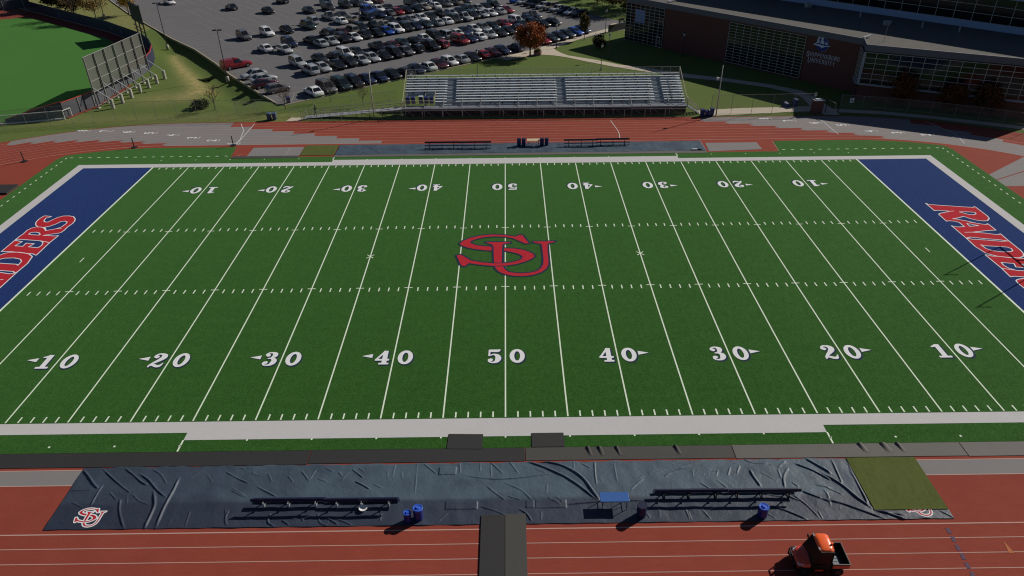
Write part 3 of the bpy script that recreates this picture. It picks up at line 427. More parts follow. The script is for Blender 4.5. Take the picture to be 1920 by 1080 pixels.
# --- yard numbers
gx, gy, GX, GY = grid(-.5, 4.7, -.7, 6.6, .11)
def box_sdf(x0, x1, y0, y1): return np.maximum(np.abs(GX-(x0+x1)/2)-(x1-x0)/2, np.abs(GY-(y0+y1)/2)-(y1-y0)/2)
S_ = lambda *a: stroke_sdf(list(a), GX, GY)
mn = lambda *a: np.minimum.reduce(a)
GL = {
 '0': np.maximum(ell_sdf(2, 3, 2.02, 3.02, GX, GY), -ell_sdf(2, 3, .78, 2.05, GX, GY)),
 '1': mn(box_sdf(1.35, 2.75, .3, 5.9), box_sdf(.35, 3.75, 0, .75), S_((.5, 4.9, .28), (1.3, 5.2, .38), (1.9, 5.65, .35))),
 '2': mn(S_((.75, 4.6, .5), (1.1, 4.5, .62)), S_((.5, 4.9, .28), (1.1, 5.65, .3), (2.0, 5.75, .34), (2.95, 5.1, .7), (3.0, 4.2, .8), (2.2, 3.0, .6), (1.1, 1.8, .4), (.45, .8, .3), (.35, .25, .25)), S_((.5, .9, .35), (1.3, 1.0, .42), (2.3, .5, .5), (3.1, .5, .45), (3.55, 1.2, .25), (3.7, 1.8, .12))),
 '3': mn(S_((.8, 4.7, .45), (1.1, 4.6, .6)), S_((.55, 5.0, .28), (1.2, 5.7, .26), (2.1, 5.72, .32), (2.85, 5.1, .68), (2.8, 4.2, .62), (2.1, 3.35, .3), (1.4, 3.2, .2)), S_((1.4, 3.25, .2), (2.3, 3.2, .32), (3.1, 2.5, .65), (3.1, 1.5, .75), (2.6, .6, .5), (1.8, .28, .3), (1.0, .35, .25), (.55, .95, .3)), S_((.8, 1.35, .5), (1.1, 1.4, .6))),
 '4': mn(box_sdf(2.05, 3.35, .3, 5.95), box_sdf(1.3, 3.95, 0, .68), box_sdf(.15, 3.95, 1.65, 2.4), S_((2.5, 5.75, .3), (.42, 2.0, .28))),
 '5': mn(S_((.95, 5.45, .5), (2.9, 5.4, .55), (3.5, 5.85, .18)), S_((.75, 5.4, .26), (.65, 3.3, .24)), S_((.7, 3.25, .2), (1.4, 3.65, .24), (2.2, 3.7, .36), (2.95, 3.0, .66), (3.1, 1.9, .8), (2.7, .8, .6), (2.0, .32, .35), (1.2, .32, .25), (.6, .85, .3)), S_((.8, 1.35, .5), (1.1, 1.4, .6))),
}
mbn, mbw = MB(), MB()
def put_digit(ch, cx, cy, flip):
    F = GL[ch]; k = 1.83/6; s = -1 if flip else 1
    T = lambda a, b: (cx+s*(a-2)*k, cy+s*(b-3)*k)
    T2 = lambda a, b: (cx+s*((a-2)*k+.10), cy+s*((b-3)*k-.12))
    sdf_fill(F, gx, gy, mbw, .030, 0, T); sdf_fill(F-.10, gx, gy, mbn, .026, 0, T2)
for k in range(-4, 5):
    tens = str(5-abs(k)); x = k*9.144
    for flip in (False, True):
        s = -1 if flip else 1; cy = -16.94*s
        put_digit(tens, x-.92*s, cy, flip); put_digit('0', x+.96*s, cy, flip)
        if k:
            q = 1 if k > 0 else -1; yy = cy+.22*s
            mbw.poly([(x+q*1.74, yy-.26), (x+q*2.62, yy), (x+q*1.74, yy+.26)][::q], .030)
            mbn.poly([(x+q*1.74+.07*s, yy-.33*1), (x+q*2.66+.07*s, yy-.07*s), (x+q*1.74+.07*s, yy+.22)][::q], .026)
struct(mbn.build('number_outlines', m_navyp)); struct(mbw.build('yard_numbers', m_num))

# --- end zone lettering: RAIDERS
gx, gy, GX, GY = grid(-11.6, 11.2, 1.9, 8.2, .06)
sh = .56
FA = poly_sdf(W_A, GX, GY)
for h in W_AH: FA = np.maximum(FA, -poly_sdf(h, GX, GY))
FB = poly_sdf([(a-.04, b) for a, b in W_B], GX, GY)
for h in W_BH: FB = np.maximum(FB, -poly_sdf([(a-.04, b) for a, b in h], GX, GY))
sep = [stroke_sdf([(a, b, .05) for a, b in s], GX, GY) for s in SEPS]
FW = np.minimum(FA, FB); FR = np.maximum(FW+.06, -np.minimum.reduce(sep))
for sg in (1, -1):
    mb1, mb2 = MB(), MB()
    T = (lambda p, q: (45.72+q, -p)) if sg > 0 else (lambda p, q: (-45.72-q, p))
    sdf_fill(FW-.05, gx, gy, mb1, .024, 0, T); sdf_fill(FR, gx, gy, mb2, .028, 0, T)
    struct(mb1.build('end_zone_lettering', m_num)); struct(mb2.build('end_zone_lettering', m_red))

# --- midfield logo
def su_fields(h=.06):
    gx, gy, GX, GY = grid(-7.6, 7.8, -7.2, 7.2, h)
    return gx, gy, poly_sdf(SU_S, GX, GY), poly_sdf(SU_U, GX, GY), GX, GY
gx, gy, FS, FU, GX, GY = su_fields()
def su_red(ins):
    low = GY < SU_SPLIT
    a = np.maximum(FS, np.where(low, -1e3, -(FU-ins*1.2))); b = np.maximum(FU, np.where(low, -(FS-ins*.9), -1e3))
    return np.minimum(a, b)
mb1, mb2 = MB(), MB()
sdf_fill(np.minimum(FS, FU)-.20, gx, gy, mb1, .032); sdf_fill(su_red(.17), gx, gy, mb2, .036)
struct(mb1.build('midfield_logo', m_navyp)); struct(mb2.build('midfield_logo', m_red))

# ================================================================ car park, paths, ball field
e1 = np.array([.769, .639]); e2 = np.array([-.639, .769])
LA = math.atan2(.639, .769)
def lot(a, b): return tuple(e1*a+e2*b)
lotp = CURB_LEFT+[(-160, 260), (60, 300), lot(92.5, 140), lot(90.5, 76), lot(90, 60.9), lot(4.6, 60.9)]
struct(MB().poly(lotp, .015).build('parking_lot', m_asph))
mb = MB()
def stall(a0, b0, a1, b1, w_=.11): mb.strip([lot(a0, b0), lot(a1, b1)], w_, .021)
for b0, b1, a0, a1 in ((60.8, 65.6, 12.1, 86), (72.8, 83.8, 14.5, 80), (90.2, 101.4, 14.5, 80), (106.4, 117.6, 14.5, 80), (122.6, 133.8, 17, 80), (139, 150, 20, 75), (155.6, 166.6, 22, 70)):
    k = a0
    while k < a1:
        stall(k, b0, k, b1); k += 2.62
k = 66.
while k < 190: 
    stall(5.4+.03*(k-66), k, 10.6+.03*(k-66), k); k += 2.75
for i in range(4): stall(6.2+i*1.6, 61.6, 9.0+i*1.2, 66.0, .12)
stall(5.5, 66.1, 12.1, 66.1)
struct(mb.build('parking_lines', m_park))
mb = MB()
P = CURB_LEFT; 
mb.wall(P, -.3, .16, .22); mb.wall([lot(4.7, 60.8), lot(50.2, 60.8)], -.05, .15, .22)
struct(mb.build('curb', m_curb))
mb = MB()
up_ = [lot(a, b) for a, b in ((48.2, 60.75), (56, 60.9), (62, 61.6), (69, 62.4), (76, 63.3), (84, 64.0), (92, 64.6), (100, 66))]
lo_ = [lot(a, b) for a, b in ((49, 58.2), (56, 57.3), (62, 58.9), (69, 60.6), (76, 61.7), (84, 60.6), (92, 58.5), (102, 57))]
mb.add([(*p, .019) for p in up_+lo_], [(k, k+8, k+9, k+1) for k in range(7)])
mb.poly([(2.9, 79.7), (7.1, 79.9), (9.7, 79.0), (12.1, 77.42), (12.22, 79.02), (10.9, 81.3), (10.2, 83.0), (9.8, 84.6), (8.6, 84.4), (5.6, 82.0)], .0195)
U_ = [(12.22, 79.02), (17.61, 75.21), (21.13, 72.01), (24.78, 70.01), (32.06, 65.45), (38.66, 62.2), (44.9, 58.4), (49.2, 54.4), (50.0, 51.0), (50.0, 42.74)]
L_ = [(12.1, 77.42), (15.45, 74.3), (20.79, 69.9), (24.39, 67.6), (28.69, 64.9), (31.53, 62.94), (38.03, 60.2), (44.17, 56.4), (47.18, 53.3), (47.9, 50.64)]
mb.poly(U_[:9]+L_[::-1], .019)
mb.poly([(47.9, 50.64), (50, 51), (50.6, 45.3), (50.6, 42.1), (48.4, 42.1), (47.4, 43.6)], .019)
mb.poly([(29.33, 44.9), (36.94, 45.85), (43.18, 46.06), (47.9, 46.4), (47.6, 43.9), (43.32, 43.72), (40.82, 43.31), (32.46, 42.43), (29.7, 42.2)], .023)
mb.poly([(50.6, 45.0)]+[(57.2, 43.6), (63.98, 41.2), (70.31, 38.28), (77.7, 34.8), (76.8, 33.4), (69.5, 36.9), (63.2, 39.9), (56.6, 42.2), (50.6, 43.3)], .023)
mb.poly([(-33.1, 42.15), (-30.9, 42.0), (-30.7, 43.7), (-32.6, 43.9)], .019)
struct(mb.build('path', m_conc))

# ball field behind the left bend
far_w = [(-140, 144.5), (-118.5, 127.9), (-107.5, 119.1), (-96.2, 110.3), (-88.3, 104.0), (-82.1, 98.0), (-76.2, 92.4), (-72.0, 87.0), (-68.8, 81.1), (-67.0, 76.0), (-66.0, 71.0), (-65.6, 62), (-65.5, 54), (-65.7, 50.2), (-67.6, 44.8)]
wall_tail = [(-67.6, 44.8, 2.5), (-70.2, 44.0, 1.95), (-72.8, 43.2, 1.3), (-75.4, 42.5, .6)]
near_w = far_w
ball = [(-300, 300), (-160, 160)]+far_w[1:]+[(-90, 10), (-300, 10)]
struct(MB().poly([(-300, 40), (-300, 250)]+far_w+[(-75.6, 42.4), (-90, 38.5)], .012).build('warning_track', m_warn))
inner = []
for i, (x, y) in enumerate(far_w):
    a = Vector(far_w[max(i-1, 0)]); b = Vector(far_w[min(i+1, len(far_w)-1)]); d = (b-a).normalized(); n = Vector((d.y, -d.x))
    wd = 4.6 if i < 6 else (4.6 if i < 8 else max(.5, 4.6-(i-7)*1.0))
    inner.append((x-abs(n.x)*wd if True else 0, y+(n.y*wd if n.x < 0 else -n.y*wd)))
inner = [p for p in inner]
struct(MB().poly([(-300, 40), (-300, 110), (-136, 112), (-121, 118.6), (-118.0, 120.4), (-115.6, 120.4), (-106.2, 113.6), (-86.85, 98.36), (-79.5, 91.0), (-75, 84.5), (-72.5, 78.5), (-70.5, 71), (-67.2, 62), (-66.3, 54), (-66.7, 50.2), (-68.3, 45.5), (-75.6, 43.2), (-90, 39.5)], .016).build('outfield_turf', m_turf2))
# ================================================================ object materials
m_alu = mat('aluminium', (.46, .49, .51), .42, .5, [(3., .3, (.36, .39, .41))], metal=.35)
m_alud = mat('dull_aluminium', (.24, .27, .30), .55, .4, [(2., .4, (.19, .21, .24))], metal=.2)
m_galv = mat('galvanised', (.34, .34, .33), .6, .4, [(4., .3, (.26, .26, .25))], metal=.3)
m_darkm = mat('dark_metal', (.02, .02, .022), .5, .4)
m_blackp = mat('black_plastic', (.015, .015, .017), .5, .4)
m_navy = mat('navy_paint', (.010, .014, .045), .45, .4, [(5., .3, (.016, .022, .06))])
m_tire = mat('tire', (.014, .014, .015), .85, .2)
m_rim = mat('rim', (.30, .30, .31), .35, .5, metal=.6)
m_glass = mat('car_glass', (.010, .013, .017), .08, .6)
m_head = mat('headlight', (.75, .77, .80), .15, .6)
m_tail = mat('taillight', (.35, .01, .01), .3, .5)
m_paint = mat('car_paint', (.5, .5, .5), .32, .5, metal=.15, coat=.6, objcol=True)
m_brick = mat('brick', (.135, .060, .050), .9, .15, [(1.2, .5, (.10, .046, .040)), (14., .5, (.18, .08, .066))])
m_wglass = mat('window_glass', (.006, .007, .010), .10, .35, [(.2, .5, (.010, .012, .016))])
m_mull = mat('mullion', (.42, .41, .37), .5, .4)
m_roof = mat('roof_ballast', (.125, .122, .115), .97, .08, [(.5, .6, (.090, .088, .084)), (5., .6, (.18, .175, .16))])
m_fascia = mat('fascia', (.26, .36, .52), .55, .4)
m_mesh = mat('chain_link', (.30, .31, .29), .6, .3, metal=.3, alpha=.10)
m_scr = mat('wind_screen', (.085, .09, .078), .85, .2, [(.35, .5, (.105, .11, .095))], alpha=.93)
m_padn = mat('wall_pad', (.018, .022, .050), .6, .3, [(.5, .4, (.028, .032, .06))])
m_padg = mat('wall_grey', (.085, .088, .10), .8, .2, [(1., .4, (.065, .068, .08))])
m_bark = mat('bark', (.11, .085, .065), .95, .1, [(3., .5, (.07, .055, .04))])
m_conc2 = mat('pier_concrete', (.42, .41, .35), .9, .2, [(2., .4, (.34, .33, .28))])
m_tarp = mat('tarp', (.030, .038, .064), .55, .36, [(1.1, .4, (.028, .038, .066)), (9., .35, (.014, .020, .040))], (3.2, .28, .08))
m_rug = mat('turf_rug', (.085, .108, .026), .95, .1, [(.35, .8, (.058, .082, .016)), (1.2, .5, (.12, .135, .045), (2.2, .5, 1)), (5., .5, (.115, .14, .04))], (50, .5, .02))

# ================================================================ near team area
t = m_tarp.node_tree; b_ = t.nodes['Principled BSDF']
an = t.nodes.new('ShaderNodeAttribute'); an.attribute_name = 'wear_sheen'  # bleached cloth together with sky sheen, both painted as colour
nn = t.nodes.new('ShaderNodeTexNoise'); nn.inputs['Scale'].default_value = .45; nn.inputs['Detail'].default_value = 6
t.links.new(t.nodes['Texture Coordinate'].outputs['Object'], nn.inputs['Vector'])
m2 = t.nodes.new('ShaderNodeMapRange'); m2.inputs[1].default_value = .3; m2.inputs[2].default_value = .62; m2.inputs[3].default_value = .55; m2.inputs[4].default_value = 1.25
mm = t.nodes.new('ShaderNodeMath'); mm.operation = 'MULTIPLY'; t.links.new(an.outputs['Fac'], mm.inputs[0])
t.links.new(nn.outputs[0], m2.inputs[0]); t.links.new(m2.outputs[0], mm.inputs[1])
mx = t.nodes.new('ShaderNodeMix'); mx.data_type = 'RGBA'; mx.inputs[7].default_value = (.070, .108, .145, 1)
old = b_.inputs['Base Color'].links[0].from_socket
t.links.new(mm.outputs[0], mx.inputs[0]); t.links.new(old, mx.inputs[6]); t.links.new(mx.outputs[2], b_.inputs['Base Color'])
def tarp_mesh(x0, x1, y0, y1, h, folds, boxes, name, lx0=0, lx1=0, wmin=.055, amp=1.0):
    nx = int((x1-x0)/h)+1; ny = int((y1-y0)/h)+1
    xs = np.linspace(x0, x1, nx); ys = np.linspace(y0, y1, ny)
    X, Y = np.meshgrid(xs, ys, indexing='ij'); H = np.zeros(X.shape)
    rs = np.random.RandomState(3)
    for k in range(26):
        a = rs.uniform(0, 2*math.pi); f = rs.uniform(.4, 3.5); H += .0035*np.sin((X*math.cos(a)+Y*math.sin(a))*f*2+rs.uniform(0, 6))/f**.3
    for hh, P in folds:
        ws = max(wmin*.8, hh*.95)
        Q = [p[:2] for p in crom([(a, b, 0) for a, b in P], 5)] if len(P) > 2 else P
        q = np.array(Q); mx = ws*4
        ix = np.where((xs > q[:, 0].min()-mx) & (xs < q[:, 0].max()+mx))[0]; iy = np.where((ys > q[:, 1].min()-mx) & (ys < q[:, 1].max()+mx))[0]
        if len(ix) < 2 or len(iy) < 2: continue
        sl = (slice(ix[0], ix[-1]+1), slice(iy[0], iy[-1]+1))
        d, t = seg_d(X[sl], Y[sl], Q); n = len(Q)-1
        e = np.clip(np.minimum(t, n-t)/(n*.18), 0, 1)
        H[sl] = np.maximum(H[sl], 0)*0+H[sl]*(1-np.exp(-(d/ws)**2)*.6)+hh*amp*1.15*e*np.exp(-(d/ws)**2)
    for k in range(int((x1-x0)*(16 if y0 < 0 else 6))):                       # the many little creases
        cx = rs.uniform(x0, x1); cy = rs.uniform(y0, y1); a = rs.uniform(-1.1, 1.1)+math.pi/2; l = rs.uniform(.12, .6); hh = rs.uniform(.003, .010)*amp; ws = rs.uniform(.022, .036)
        c2 = cx+math.cos(a)*l+.15*rs.randn(); d2 = cy+math.sin(a)*l
        P = [(cx, cy), ((cx+c2)/2+.08*rs.randn(), (cy+d2)/2), (c2, d2)]
        ix = np.where((xs > min(p[0] for p in P)-.2) & (xs < max(p[0] for p in P)+.2))[0]; iy = np.where((ys > min(p[1] for p in P)-.2) & (ys < max(p[1] for p in P)+.2))[0]
        if len(ix) < 2 or len(iy) < 2: continue
        sl = (slice(ix[0], ix[-1]+1), slice(iy[0], iy[-1]+1)); d, t = seg_d(X[sl], Y[sl], P)
        H[sl] += hh*np.clip(np.minimum(t, 2-t)/.5, 0, 1)*np.exp(-(d/ws)**2)
    for bx in boxes:
        a, b = min(p[0] for p in bx), max(p[0] for p in bx); c, d = min(p[1] for p in bx), max(p[1] for p in bx)
        s = np.maximum(np.abs(X-(a+b)/2)-(b-a)/2, np.abs(Y-(c+d)/2)-(d-c)/2); H += .05*np.clip(-s/.05+.5, 0, 1)
    # flat where the painted logos are and beneath the rug
    for cx, cy, rx, ry in ((-26.15, -33.2, 1.5, 1.0), (25.9, -33.2, 1.4, .95)) if name == 'ground_tarp' and y0 < 0 else ():
        k = np.clip(np.maximum(np.abs(X-cx)/rx, np.abs(Y-cy)/ry)*3-2, 0, 1); H = H*k
    if y0 < 0: k = np.clip(np.maximum(np.abs(X-25.4)/2.35, np.abs(Y+31)/2.33)*12-11.4, 0, 1); H = H*k
    # the slanted short ends
    yy = (ys-y0)/(y1-y0); Xs = X+lx0*yy*0
    H = np.maximum(H, -.012)+.034
    wav = .05*np.sin(xs*1.9)+.04*np.sin(xs*4.3+1)
    Yd = Y.copy(); Yd[:, -1] += wav*.6; Yd[:, 0] += .02*np.sin(xs*2.7)
    V = np.stack([Xs, Yd, H], -1)
    top = V.reshape(-1, 3).tolist(); idx = np.arange(nx*ny).reshape(nx, ny)
    f = np.stack([idx[:-1, :-1], idx[1:, :-1], idx[1:, 1:], idx[:-1, 1:]], -1).reshape(-1, 4).tolist()
    # hem down to the ground
    rim = list(idx[:, 0])+list(idx[-1, 1:])+list(idx[-2::-1, -1])+list(idx[0, -2:0:-1]); o = len(top)
    top += [(top[i][0], top[i][1], .013) for i in rim]; n = len(rim)
    f += [(int(rim[i]), o+i, o+(i+1) % n, int(rim[(i+1) % n])) for i in range(n)]
    me = bpy.data.meshes.new(name); me.from_pydata(top, [], f); me.polygons.foreach_set('use_smooth', [True]*len(me.polygons))
    wr = me.attributes.new('wear_sheen', 'FLOAT', 'POINT'); XX = Xs
    if y0 < 0: wv = np.clip((Yd+32.15)/.3, 0, 1)*.75*np.clip((XX+28)/18, .38, 1)*np.clip((27-XX)/7, .2, 1)+.16*np.clip((XX+26)/15, 0, 1)  # lighter far panel: worn cloth plus sky sheen painted in
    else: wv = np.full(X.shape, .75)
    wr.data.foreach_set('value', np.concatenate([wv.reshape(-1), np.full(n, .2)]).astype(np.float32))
    me.materials.append(m_tarp); ob = bpy.data.objects.new(name, me); C.objects.link(ob); return ob
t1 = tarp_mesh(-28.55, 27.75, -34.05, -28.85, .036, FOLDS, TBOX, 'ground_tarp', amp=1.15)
tag(t1, 'long wrinkled navy tarp spread on the red track in the foreground', 'tarp')
def tarp_logo(cx, cy, k, y_max=None):
    gx, gy, FS_, FU_, GX, GY = su_fields(.14)
    a = np.minimum(FS_, FU_)-.42; b = np.minimum(np.maximum(FS_, np.where(GY < SU_SPLIT, -1e3, -(FU_-.3))), np.maximum(FU_, np.where(GY < SU_SPLIT, -(FS_-.2), -1e3)))+.02
    if y_max is not None: a = np.maximum(a, cy+GY*k-y_max); b = np.maximum(b, cy+GY*k-y_max)
    p, q = MB(), MB(); T = lambda u, v: (cx+u*k, cy+v*k)
    sdf_fill(a, gx, gy, p, .046, 0, T); sdf_fill(b, gx, gy, q, .050, 0, T)
    p.build('logo', m_num, t1); q.build('logo', m_red, t1)
tarp_logo(-26.15, -33.13, .168); tarp_logo(25.9, -33.13, .168)
rs = np.random.RandomState(5)
FOLD2 = [(.05, [(-22.6, 31.4), (-18.5, 28.4)]), (.05, [(-19.3, 31.6), (-16.6, 28.3)]), (.04, [(-12.9, 31.6), (-9, 29.2)])]
for k in range(46):
    x = rs.uniform(-22, 27); y = rs.uniform(28.3, 30.8); FOLD2.append((rs.uniform(.02, .045), [(x, y), (x+rs.uniform(-1, 1), y+rs.uniform(.4, .9)*.8)]))
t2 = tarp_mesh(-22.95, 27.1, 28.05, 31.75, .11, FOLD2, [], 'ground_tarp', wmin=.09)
tag(t2, 'long blue grey tarp along the far sideline below the bleachers', 'tarp')

def flat(name, x0, x1, y0, y1, z1, m, label, cat, z0=.013, group=None, rz=0, lump=None):
    mb = MB(); cx, cy = (x0+x1)/2, (y0+y1)/2
    mb.box(x0-cx, x1-cx, y0-cy, y1-cy, z0, z1)
    if lump:
        for lx, w_ in lump:
            n = 7; vs = []; L = .9
            for i in range(n+1):
                t = i/n; yy = (y1-cy)-t*L; 
                for j in range(7):
                    q = (j-3)/3; vs.append((lx-cx+q*w_+t*.18, yy, z1+.002+.13*(1-q*q)*(1-t)**.8))
            mb.add(vs, [(i*7+j, (i+1)*7+j, (i+1)*7+j+1, i*7+j+1) for i in range(n) for j in range(6)])
    o = mb.build(name, m); o.location = (cx, cy, 0); o.rotation_euler = (0, 0, rz); return tag(o, label, cat, group)
gm = 'rubber strips laid end to end beside the near sideline'
flat('rubber_strip', -60, -13.5, -28.80, -27.46, .032, m_rubber, 'black rubber strip beside near sideline, leftmost of the row', 'mat', group=gm)
flat('rubber_strip', -13.44, 1.32, -28.72, -27.46, .033, m_rubber, 'black rubber strip beside near sideline, ending in front of the midfield mats', 'mat', group=gm)
flat('rubber_strip', 1.38, 15.66, -28.68, -27.46, .032, m_rubber2, 'dark worn rubber strip with small humps, right of the midfield mats', 'mat', group=gm, lump=[(5.7, .14), (6.5, .16), (7.7, .13), (11.8, .16)])
flat('rubber_strip', 15.72, 31.5, -28.74, -27.46, .033, m_rubber3, 'grey wrinkled strip behind the green rug beside the near sideline', 'mat', group=gm, lump=[(24.6, .2), (26.2, .24), (27.2, .16)])
flat('rubber_strip', 31.56, 60, -28.78, -27.46, .032, mat('pale_mat', (.17, .16, .15), .85, .2, [(.6, .4, (.14, .13, .12))]), 'pale grey strip at the right end of the row beside the near sideline', 'mat', group=gm)
flat('sideline_mat', -4.06, -1.6, -27.52, -26.05, .055, m_rubber, 'small black mat on the turf, left of the midfield line', 'mat', group='small black mats by the near sideline', rz=-.03, z0=.036)
flat('sideline_mat', 1.84, 4.12, -27.42, -26.03, .055, m_rubber, 'small black mat on the turf, right of the midfield line', 'mat', group='small black mats by the near sideline', z0=.036)
flat('walkway_mat', -1.52, -.05, -46, -33.36, .085, m_rubber, 'black walkway mat crossing the red lanes, left of the pair', 'mat', z0=.014, group='walkway mats across the near lanes')
flat('walkway_mat', -.02, 1.26, -46, -33.30, .092, m_rubber2, 'grey walkway mat crossing the red lanes, right of the pair', 'mat', z0=.014, group='walkway mats across the near lanes')
o = flat('turf_rug', 23.12, 27.75, -33.33, -28.84, .075, m_rug, 'square of green artificial grass at right end of the foreground tarp', 'rug', z0=.055)
flat('turf_rug', -27.6, -23.05, 28.0, 31.7, .045, m_rug, 'square of green artificial grass at left end of the far tarp', 'rug')
flat('rubber_strip', -22.9, 27.0, 27.25, 28.03, .04, m_rubber3, 'long grey strip between far tarp and far sideline', 'mat', z0=.0121)
flat('rubber_strip', -36.6, -27.7, 27.2, 27.96, .04, m_rubber2, 'short dark strip beside the far runway pad', 'mat', z0=.0121)
flat('landing_mat', -62.6, -60.1, 16.4, 18.9, .25, m_rubber, 'black pad at the left edge of the far red track', 'mat')

def team_bench(x, y, face, label, legm, planks=m_navy):
    g = thing('team_bench', label, 'bench', (x, y, .035 if y < 0 else .03), 0 if face > 0 else math.pi, 'team benches along the sidelines')
    L = 4.62
    bevel(MB().box(-L/2, L/2, -.02, .26, .42, .47).build('seat', planks, g), .01)
    bevel(MB().box(-L/2, L/2, -.26, -.20, .66, .90).build('backrest', planks, g), .01)
    MB().box(-L/2, L/2, .22, .42, .10, .13).build('foot_board', planks, g)
    for k in (-1.62, -.05, 1.68):
        m_ = MB(); m_.bar((k, .18, .42), (k, .30, .0), .06).bar((k, -.05, .42), (k, -.16, .0), .06).bar((k, -.2, .0+.03), (k, .42, .03), .06, .05)
        m_.bar((k, .22, .40), (k, -.22, .40), .06).bar((k, -.10, .40), (k, -.24, .88), .06); m_.bar((k, .3, .1), (k, .4, .1), .05)
        m_.build('leg', legm, g)
    return g
team_bench(-13.72, -32.37, 1, 'navy bench on the foreground tarp, leftmost, with silver legs', m_alu)
team_bench(-9.07, -32.45, 1, 'navy bench with a white dish in front of its silver legs', m_alu)
team_bench(11.78, -32.05, 1, 'navy bench on the foreground tarp between trash can and lidded barrel', m_darkm)
team_bench(16.42, -32.10, 1, 'navy bench on the foreground tarp behind the light blue lidded barrel', m_darkm)
team_bench(-8.67, 30.02, -1, 'dark bench on the far tarp, leftmost of four', m_darkm)
team_bench(-4.2, 29.97, -1, 'dark bench on the far tarp, left of the cream table', m_darkm)
team_bench(10.38, 30.33, -1, 'dark bench on the far tarp, first one right of the cream table', m_darkm)
team_bench(14.75, 30.55, -1, 'dark bench on the far tarp, rightmost of four', m_darkm)

m_bar = mat('barrel_blue', (.010, .018, .16), .4, .5, [(4., .3, (.014, .03, .22))])
m_lid = mat('barrel_lid', (.045, .13, .60), .35, .5)
def barrel(x, y, r, h, label, lid=True, m=None, z=.04):
    g = thing('barrel', label, 'barrel', (x, y, z), 0, 'blue barrels of the team areas')
    prof = [(r*.93, 0), (r*.97, .04), (r, h*.18), (r*1.03, h*.33), (r, h*.36), (r*1.01, h*.6), (r*1.04, h*.66), (r, h*.70), (r*.98, h*.97)]
    if lid:
        MB().lathe(prof+[(r*.95, h)], n=24).build('body', m or m_bar, g, True)
        MB().lathe([(r*1.06, h-.03), (r*1.07, h+.02), (r*.98, h+.05), (r*.80, h+.045), (r*.76, h+.015), (r*.52, h+.02), (r*.48, h+.06), (r*.2, h+.065), (.01, h+.065)], n=24).build('lid', m_lid, g)
        MB().lathe([(r*.35, h+.066), (r*.33, h+.09), (.01, h+.09)], 0, 0, 16).build('cap', m_lid, g)
    else:
        MB().lathe(prof+[(r*1.0, h), (r*.90, h), (r*.88, h*.3), (.02, h*.25)], n=24).build('body', m or m_bar, g, True)
        MB().lathe([(r*1.0, h-.01), (r*1.06, h-.01), (r*1.06, h+.03), (r*.95, h+.03)], n=24).build('rim', m_navy, g)
        MB().lathe([(r*.86, h*.28), (r*.86, h*.55), (.01, h*.55)], n=18).build('liner', m_blackp, g)
    return g
barrel(-6.06, -33.72, .23, .74, 'small blue lidded barrel left of a larger one on the tarp')
barrel(-5.42, -33.52, .30, .92, 'larger blue lidded barrel just right of the small barrel')
barrel(8.46, -33.5, .30, .90, 'open navy trash can beside the blue table', False, mat('can_navy', (.012, .014, .07), .5, .4))
barrel(15.95, -33.66, .30, .80, 'barrel with light blue lid in front of the right benches')
for x, lb in ((1.9, 'blue bin left of the cream table on the far tarp, outer one'), (2.55, 'blue bin touching the left side of the cream table'), (5.05, 'blue bin touching the right side of the cream table'), (5.7, 'blue bin right of the cream table on the far tarp, outer one')):
    barrel(x, 30.75, .27, .95, lb, False, mat('can_blue', (.012, .016, .10), .5, .4))

def table(x, y, w_, d, h, m, label, fr=m_darkm):
    g = thing('folding_table', label, 'table', (x, y, .04))
    bevel(MB().box(-w_/2, w_/2, -d/2, d/2, h-.05, h).build('table_top', m, g), .015)
    for s in (-1, 1):
        k = s*(w_/2-.16); m_ = MB()
        m_.bar((k, -d/2+.06, h-.05), (k, -d/2+.02, 0), .035).bar((k, d/2-.06, h-.05), (k, d/2-.02, 0), .035).bar((k, -d/2+.03, .18), (k, d/2-.03, .18), .03)
        m_.bar((k, 0, .18), (k-s*.45, 0, h-.06), .025); m_.build('leg', fr, g)
    return g
table(6.85, -32.66, 1.82, .78, .75, mat('table_blue', (.035, .115, .36), .45, .4, [(2., .3, (.05, .14, .40))]), 'blue folding table on the foreground tarp')
table(3.87, 30.85, 1.75, .85, .78, mat('table_cream', (.62, .50, .33), .6, .3), 'cream folding table between blue bins on the far tarp')
g = thing('dish', 'round white dish lying in front of the left benches', 'dish', (-9.0, -32.78, .05))
o = MB().lathe([(.02, .05), (.16, .07), (.25, .13), (.27, .16), (.255, .165), (.15, .10), (.03, .085)], n=28).build('bowl', mat('dish_white', (.75, .78, .80), .3, .5), g, True)
MB().lathe([(.05, .088), (.045, .10), (.01, .10)], n=12).build('hub', m_darkm, g)

